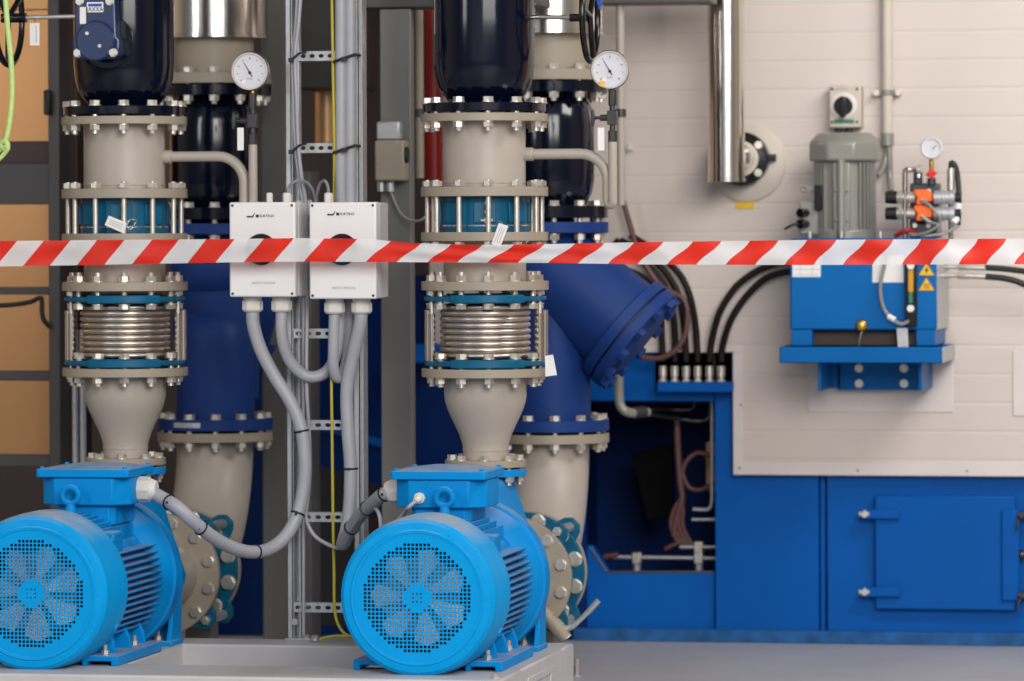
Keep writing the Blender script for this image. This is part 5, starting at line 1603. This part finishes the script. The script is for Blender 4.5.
st_.obj('metal_strip', 'galv', hu)
gt = B().tube(smooth_path([H(888, 250, -0.03), H(884, 268, -0.03), H(880.5, 284, -0.03), H(881, 298, -0.03), H(885, 311, -0.03), H(892, 319, -0.035), H(901, 324, -0.035), H(909, 321, -0.035)], 8), 0.0055, 10)
gt.obj('sensor_lead', 'castgrey', hu)
B().tube([H(888, 316, -0.034), H(895, 320, -0.036)], 0.009, 12).obj('lead_marker', 'white', hu)
# motor standing on the tank
YM = YH + 0.17
Hm = lambda x, y: px(x, y, YM)
mx_ = mm(YM, 845)
mo = thing('hydraulic_motor', 'grey finned electric motor standing on the blue hydraulic tank', 'motor', (Hm(845, 238).x, YM, ZT))
cx = Hm(845, 200).x
zc = lambda y: Hm(845, y).z
hd = B()
for i in range(1):
    oct_ = lambda R, c_=0.42: [(R * a, R * b) for a, b in ((-1, -c_), (-c_, -1), (c_, -1), (1, -c_), (1, c_), (c_, 1), (-c_, 1), (-1, c_))]
    R0, R1 = 34 * mx_, 25 * mx_
    va = [hd.bm.verts.new((cx + u, YM + w, zc(161.5))) for u, w in oct_(R0)]
    vb = [hd.bm.verts.new((cx + u, YM + w, zc(143))) for u, w in oct_(R0)]
    vc = [hd.bm.verts.new((cx + u, YM + w, zc(133))) for u, w in oct_(R1)]
    for A_, B_ in ((va, vb), (vb, vc)):
        for i in range(8):
            hd.bm.faces.new((A_[i], A_[(i + 1) % 8], B_[(i + 1) % 8], B_[i]))
    hd.bm.faces.new(va); hd.bm.faces.new(vc)
mh_ = hd.obj('fan_cowl', 'castgrey', mo, 0.008, 3)
p, q = px(812.5, 159, YM - 34 * mx_), px(831, 149, YM - 34 * mx_)
# plate on the cowl
bd = B().lathe([(27 * mx_, zc(238)), (27 * mx_, zc(160))], (cx, YM, 0), (0, 0, 1), 56)
for i in range(40):
    t_ = 2 * PI * i / 40
    d = Vector((math.cos(t_), math.sin(t_), 0)); w = Vector((-math.sin(t_), math.cos(t_), 0))
    if abs(t_ - 1.5 * PI) < 0.5:
        continue
    bd.prism([(26 * mx_, -0.0022), (31 * mx_, -0.0018), (31 * mx_, 0.0018), (26 * mx_, 0.0022)], zc(233), zc(162), lambda u, q_, e: Vector((cx, YM, e)) + d * u + w * q_)
bd.obj('finned_body', 'castgrey', mo)
pl_ = box_obj('flat_pad', 'castgrey', (cx - 9 * mx_, YM - 30 * mx_, zc(236)), (cx + 9 * mx_, YM, zc(162)), mo, 0.006)
B().cyl((cx, YM - 32 * mx_, zc(236)), (cx, YM - 32 * mx_, zc(160)), 4 * mx_, n=16).obj('through_bolt', 'castgrey', mo)
for y in (190, 220):
    box_obj('pad_rib', 'castgrey', (cx - 7 * mx_, YM - 33 * mx_, zc(y + 1.5)), (cx + 7 * mx_, YM - 28 * mx_, zc(y - 1.5)), mo, 0.002)
B().lathe([(31 * mx_, zc(238.5)), (31 * mx_, zc(231)), (29 * mx_, zc(229))], (cx, YM, 0), (0, 0, 1), 48).obj('motor_flange', 'castgrey', mo, 0.002)
fx = lambda x, y: px(x, y, YM - 0.06)
a, b = fx(799, 235), fx(818, 201)
jb = box_obj('terminal_box', 'castgrey', (a.x, YM - 0.06, a.z), (b.x, YM + 0.06, b.z), mo, 0.006)
for y in (213, 224):
    c = fx(803, y) - Vector((0, 0.02, 0))
    B().cyl(c + Vector((0.01, .03, 0)), c - Vector((0.006, 0.01, 0)), 0.014, n=14).obj('plug', 'blackgloss', jb, 0.001)
B().tube(smooth_path([fx(800, 224) - Vector((0, .03, 0)), fx(794, 225) - Vector((0, .035, 0)), fx(786, 229) - Vector((0, .03, 0))], 6), 0.004, 8).obj('lead', 'black', jb)
a, b = px(814.5, 210, YM - 0.075), px(822, 185, YM - 0.075)
box_obj('dark_plate', 'blackgloss', (a.x, YM - 0.08, a.z), (b.x, YM - 0.05, b.z), mo, 0.002)
ring_c = px(804, 189, YM - 0.03)
B().torus(ring_c, (0, 1, 0), 0.008, 0.0045, 20, 8).box(ring_c + Vector((.006, -.006, -.008)), ring_c + Vector((0.04, .006, .008))).obj('lifting_lug', 'castgrey', mo, 0.001)
a, b = px(813, 159.5, YM - 33 * mx_), px(831.5, 149.5, YM - 33 * mx_)
for x in (809.5, 841, 880):
    c = H(x, 239, 0.02)
    B().cyl((c.x, YH + 0.03, ZT), (c.x, YH + 0.03, ZT + 0.02), 0.006, n=12).obj('bolt', 'zinc', mo)
# valve block
VB = thing('valve_block', 'hydraulic valve stack with two orange solenoid connectors on the blue tank', 'valve block', H(923, 238, 0.12))
dv_ = 0.10
V = lambda x, y, d=0.0: H(x, y, dv_ + d)


def vbox(x0, y0, x1, y1, d0, d1, m, name, parent, bevel=0.003):
    p, q = V(x0, y1, d0), V(x1, y0, d0)
    return box_obj(name, m, (p.x, YH + dv_ + d0, p.z), (q.x, YH + dv_ + d1, q.z), parent, bevel)


def vtube(pts, r, m, name, parent, sm=True, n=12):
    P = [V(*p) for p in pts]
    return B().tube(smooth_path(P, 8) if sm else P, r, n).obj(name, m, parent)


vbox(910, 183, 938, 239, 0.0, 0.1, 'darkgrey', 'block', VB, 0.006)
vbox(914, 222, 936, 236, -0.02, 0.01, 'darkgrey', 'lower_block', VB, 0.008)
for x, y in ((915, 225.5), (928.5, 225.5), (928.5, 191), (928.5, 211)):
    c = V(x, y, -0.02)
    B().cyl(c + Vector((0, .03, 0)), c - Vector((0, .005, 0)), 0.007, n=12).obj('cap_screw', 'zinc', VB)
for y in (197.5, 213.5):
    so = B().cyl(V(897, y, -0.02), V(916, y, -0.02), 0.017, n=24)
    so.cyl(V(899, y, -0.02), V(904, y, -0.02), 0.022, n=6)
    so.obj('solenoid', 'zinc', VB, 0.001)
    B().cyl(V(885.5, y, -0.02), V(897, y, -0.02), 0.018, 0.02, 20).obj('coil_cap', 'black', VB, 0.002)
    s2_ = B().cyl(V(934, y, -0.02), V(955, y, -0.02), 0.020, n=24)
    for x in (942, 950):
        s2_.cyl(V(x, y, -0.02), V(x + 3, y, -0.02), 0.0225, n=24)
    s2_.obj('solenoid', 'galv', VB, 0.001)
    B().cyl(V(955, y, -0.02), V(961, y, -0.02), 0.014, n=16).obj('end_cap', 'black', VB, 0.001)
    ob = B()
    ob.prism([(V(x, yy).x, V(x, yy).z) for x, yy in ((916, y - 8), (929, y - 8), (933.5, y - 4), (933.5, y + 4), (927, y + 4), (924, y + 7.5), (917.5, y + 7.5), (919, y), (916, y - 4))], YH + dv_ - 0.06, YH + dv_ - 0.015, lambda u, w, d: Vector((u, d, w)))
    ob = lab(ob.obj('connector', 'orange', VB, 0.004), 'bright orange connector')
    B().cyl(V(921, y + 2, -0.062), V(930, y + 9, -0.062), 0.007, n=12).obj('plug', 'castgrey', ob)
vtube([(923, 200, -0.065), (932, 208, -0.07), (940, 218, -0.07), (938, 232, -0.06)], 0.004, 'castgrey', 'lead', VB)
vtube([(930, 222, -0.065), (938, 225, -0.07), (928, 232, -0.07), (912, 236, -0.06)], 0.004, 'castgrey', 'lead', VB)
vtube([(958, 226, -0.03), (945, 233, -0.05), (925, 236, -0.06), (910, 234, -0.05)], 0.005, 'castgrey', 'lead', VB)
vtube([(905, 238, -0.03), (905, 200, -0.03), (905, 175, -0.03), (906, 170.5, -0.03), (910, 169.5, -0.03), (917, 169.5, -0.01), (918.5, 172, 0), (918.5, 178, 0)], 0.008, 'steel', 'bent_pipe', VB)
B().cyl(V(918, 184, 0.01), V(918, 172, 0.01), 0.014, n=6).obj('fitting', 'darkgrey', VB, 0.001)
B().cyl(V(916, 169.5, -0.01), V(921, 169.5, -0.01), 0.012, n=12).obj('union', 'galv', VB, 0.001)
vtube([(951, 240, 0.02), (951, 200, 0.02), (951, 165, 0.02)], 0.008, 'steel', 'riser_pipe', VB, False)
B().cyl(V(951, 190, 0.015), V(951, 168, 0.015), 0.012, n=16).obj('ferrule', 'zinc', VB, 0.001)
vtube([(951, 170, 0.02), (951.5, 163, 0.02), (955, 166, 0.02), (957.5, 176, 0.02), (958.5, 190, 0.01), (959, 205, 0.0), (958, 225, -0.02)], 0.0085, 'black', 'curved_hose', VB)
B().cyl(V(958.5, 203, -0.01), V(958, 212, -0.01), 0.012, n=14).obj('hose_marker', 'white', VB)
B().cyl(V(957, 218, -0.02), V(953, 223, -0.03), 0.011, n=14).obj('hose_marker', 'white', VB)
vtube([(895, 236, -0.04), (905, 231, -0.05), (912, 231, -0.04), (918, 236, -0.03)], 0.007, 'red', 'red_hose', VB)
g2 = thing('small_gauge', 'small round pressure gauge standing on the valve block by the cream wall', 'gauge', V(931.5, 184))
c = V(932, 148, -0.01)
B().lathe([(11.2 * mh, 0), (11.2 * mh, -0.014), (10.3 * mh, -0.018), (9.2 * mh, -0.018), (9.2 * mh, -0.012)], c, (0, 1, 0), 40).obj('case', 'offwhite', g2)
dl = B().lathe([(9.3 * mh, -0.0125), (9.3 * mh, -0.01)], c, (0, 1, 0), 40).obj('dial', 'dial', g2)
B().tube([c + Vector((0.002, -0.0135, -0.004)), c + Vector((0.014, -0.0135, 0.008))], 0.0012, 6).obj('needle', 'blackprint', dl)
B().cyl(V(931.5, 159, -0.005), V(931.5, 172, -0.005), 0.0075, n=8).obj('stem', 'brass', g2, 0.001)
kn = B()
cc = V(931.5, 174, -0.01)
pts = []
for i in range(16):
    t_ = 2 * PI * i / 16
    R = 0.017 if i % 4 < 2 else 0.011
    pts.append((math.cos(t_) * R, math.sin(t_) * R))
kn.prism(pts, -0.012, 0.012, lambda u, w, d: Vector((cc.x + u, cc.y + d, cc.z + w)))
lab(kn.obj('star_knob', 'knobred', g2, 0.003), 'small red star knob')
B().cyl(V(931.5, 185, -0.005), V(931.5, 178, -0.005), 0.013, n=12).obj('seat', 'darkgrey', g2, 0.001)
# hose leaving to the right
for i, (y, nme) in enumerate(((275.5, 'black hose with zinc fittings leaving the right side of the blue tank'), (267, 'upper black hose just under the tape right of the blue tank'))):
    dd = 0.12 + 0.1 * i
    P = [H(948, y, dd), H(966, y, dd), H(985, y + (1 if i == 0 else 0.5), dd), H(1005, y + (3 if i == 0 else 2), dd), H(1022, y + (8 if i == 0 else 4), dd), H(1050, y + (22 if i == 0 else 8), dd)]
    t = thing('outlet_hose', nme, 'hose', P[2], 'hoses leaving the blue tank')
    B().tube(smooth_path(P[2:], 8), 0.0095, 14).obj('hose', 'black', t)
    f_ = B().cyl(H(937, y, dd), H(958, y, dd), 0.007, n=12)
    f_.cyl(H(945, y, dd), H(950, y, dd), 0.011, n=6)
    f_.cyl(H(958, y, dd), H(970, y + .3, dd), 0.0125, n=6)
    f_.cyl(H(968, y + .2, dd), H(986, y + 1, dd), 0.0095, n=16)
    f_.obj('fitting', 'zinc', t, 0.001)
# floor fixings
for i, (x, y) in enumerate(((577, 676),)):
    p = pz(x, y, 0)
    t = thing('floor_anchor', 'small steel anchor stud in the floor right of the base frame', 'anchor', p)
    B().cyl(p, p + Vector((0, 0, 0.05)), 0.006, n=10).obj('stud', 'zinc', t)
    B().lathe([(0.014, 0), (0.014, 0.003)], p, (0, 0, 1), 16).obj('washer', 'galv', t)

a_, b_ = px(-60, 640, 1.9), px(58, 466, 1.9)
o = tag(box_obj('low_cabinet', 'coldark', (a_.x - 1, 1.9, 0), (b_.x, 2.3, b_.z), None, 0.01), 'low dark cabinet behind the left motor under the tan wall', 'cabinet')
o = B().box((-4, 0.35, 2.32), (0.35, YBK + 0.1, 2.42)).obj('shade_slab', 'framegrey', None, smooth=False)  # unseen slab, added overhead to darken the left rear
struct('shade_slab', o)
# ================================================================== light
w = bpy.data.worlds.new('world')
scene.world = w
w.use_nodes = True
nt = w.node_tree
bg = nt.nodes['Background']
tc = nt.nodes.new('ShaderNodeTexCoord')
sp = nt.nodes.new('ShaderNodeSeparateXYZ')
nt.links.new(tc.outputs['Generated'], sp.inputs[0])
ng = nt.nodes.new('ShaderNodeMath'); ng.operation = 'MULTIPLY'; ng.inputs[1].default_value = -1
nt.links.new(sp.outputs['Y'], ng.inputs[0])
at = nt.nodes.new('ShaderNodeMath'); at.operation = 'ARCTAN2'
nt.links.new(sp.outputs['X'], at.inputs[0]); nt.links.new(ng.outputs[0], at.inputs[1])
dv2 = nt.nodes.new('ShaderNodeMath'); dv2.operation = 'MULTIPLY_ADD'; dv2.inputs[1].default_value = 1 / (2 * PI); dv2.inputs[2].default_value = 0.5
nt.links.new(at.outputs[0], dv2.inputs[0])
rp = nt.nodes.new('ShaderNodeValToRGB')
nt.links.new(dv2.outputs[0], rp.inputs['Fac'])
els = rp.color_ramp.elements
STOPS = [(0.0, (0.10, 0.085, 0.075)), (0.20, (0.12, 0.10, 0.09)), (0.25, (0.55, 0.40, 0.28)), (0.30, (0.5, 0.38, 0.28)), (0.36, (0.16, 0.15, 0.15)), (0.43, (0.22, 0.22, 0.23)), (0.47, (0.7, 0.7, 0.74)), (0.53, (0.72, 0.72, 0.76)),
         (0.58, (0.30, 0.30, 0.31)), (0.66, (0.22, 0.2, 0.19)), (0.70, (0.5, 0.38, 0.28)), (0.75, (0.42, 0.34, 0.27)), (0.80, (0.12, 0.10, 0.09)), (1.0, (0.10, 0.085, 0.075))]
els[0].position, els[0].color = STOPS[0][0], STOPS[0][1] + (1,)
els[1].position, els[1].color = STOPS[-1][0], STOPS[-1][1] + (1,)
for p_, c_ in STOPS[1:-1]:
    e = els.new(p_); e.color = c_ + (1,)
nt.links.new(rp.outputs['Color'], bg.inputs['Color'])
bg.inputs['Strength'].default_value = 0.68


def area(name, loc, target, sx, sy, power, col=(1, 1, 1)):
    l = bpy.data.lights.new(name, 'AREA')
    l.shape = 'RECTANGLE'; l.size = sx; l.size_y = sy; l.energy = power; l.color = col
    o = bpy.data.objects.new(name, l)
    COL.objects.link(o)
    o.location = loc
    o.rotation_euler = (Vector(target) - Vector(loc)).to_track_quat('-Z', 'Y').to_euler()
    return o


area('gate_daylight', (3.8, -9.0, 4.0), (0.2, 0, 0.6), 5.0, 3.4, 600, (1.0, 0.97, 0.94))
area('window_daylight', (-4.5, -7.0, 3.6), (-0.3, 0, 0.8), 1.2, 3.0, 90, (0.95, 0.97, 1.0))
area('cream_wall_fill', (2.9, -0.6, 3.3), (1.7, 1.75, 0.5), 1.8, 0.8, 64, (1.0, 0.98, 0.97))  # added fill light, brightens the cream wall at the right
area('tan_wall_fill', (-2.7, 1.85, 2.26), (-2.3, 2.85, 1.35), 0.7, 0.3, 12, (1.0, 0.84, 0.64))  # added warm fill above the view, lifts the tan wall
vs = scene.view_settings
scene.display_settings.display_device = 'sRGB'
vs.view_transform = 'Standard'
vs.look = 'None'
vs.exposure = 0.2
vs.gamma = 1.0
vs.use_curve_mapping = False
scene.cycles.use_denoising = True
scene.cycles.max_bounces = 6
scene.cycles.sample_clamp_indirect = 6.0
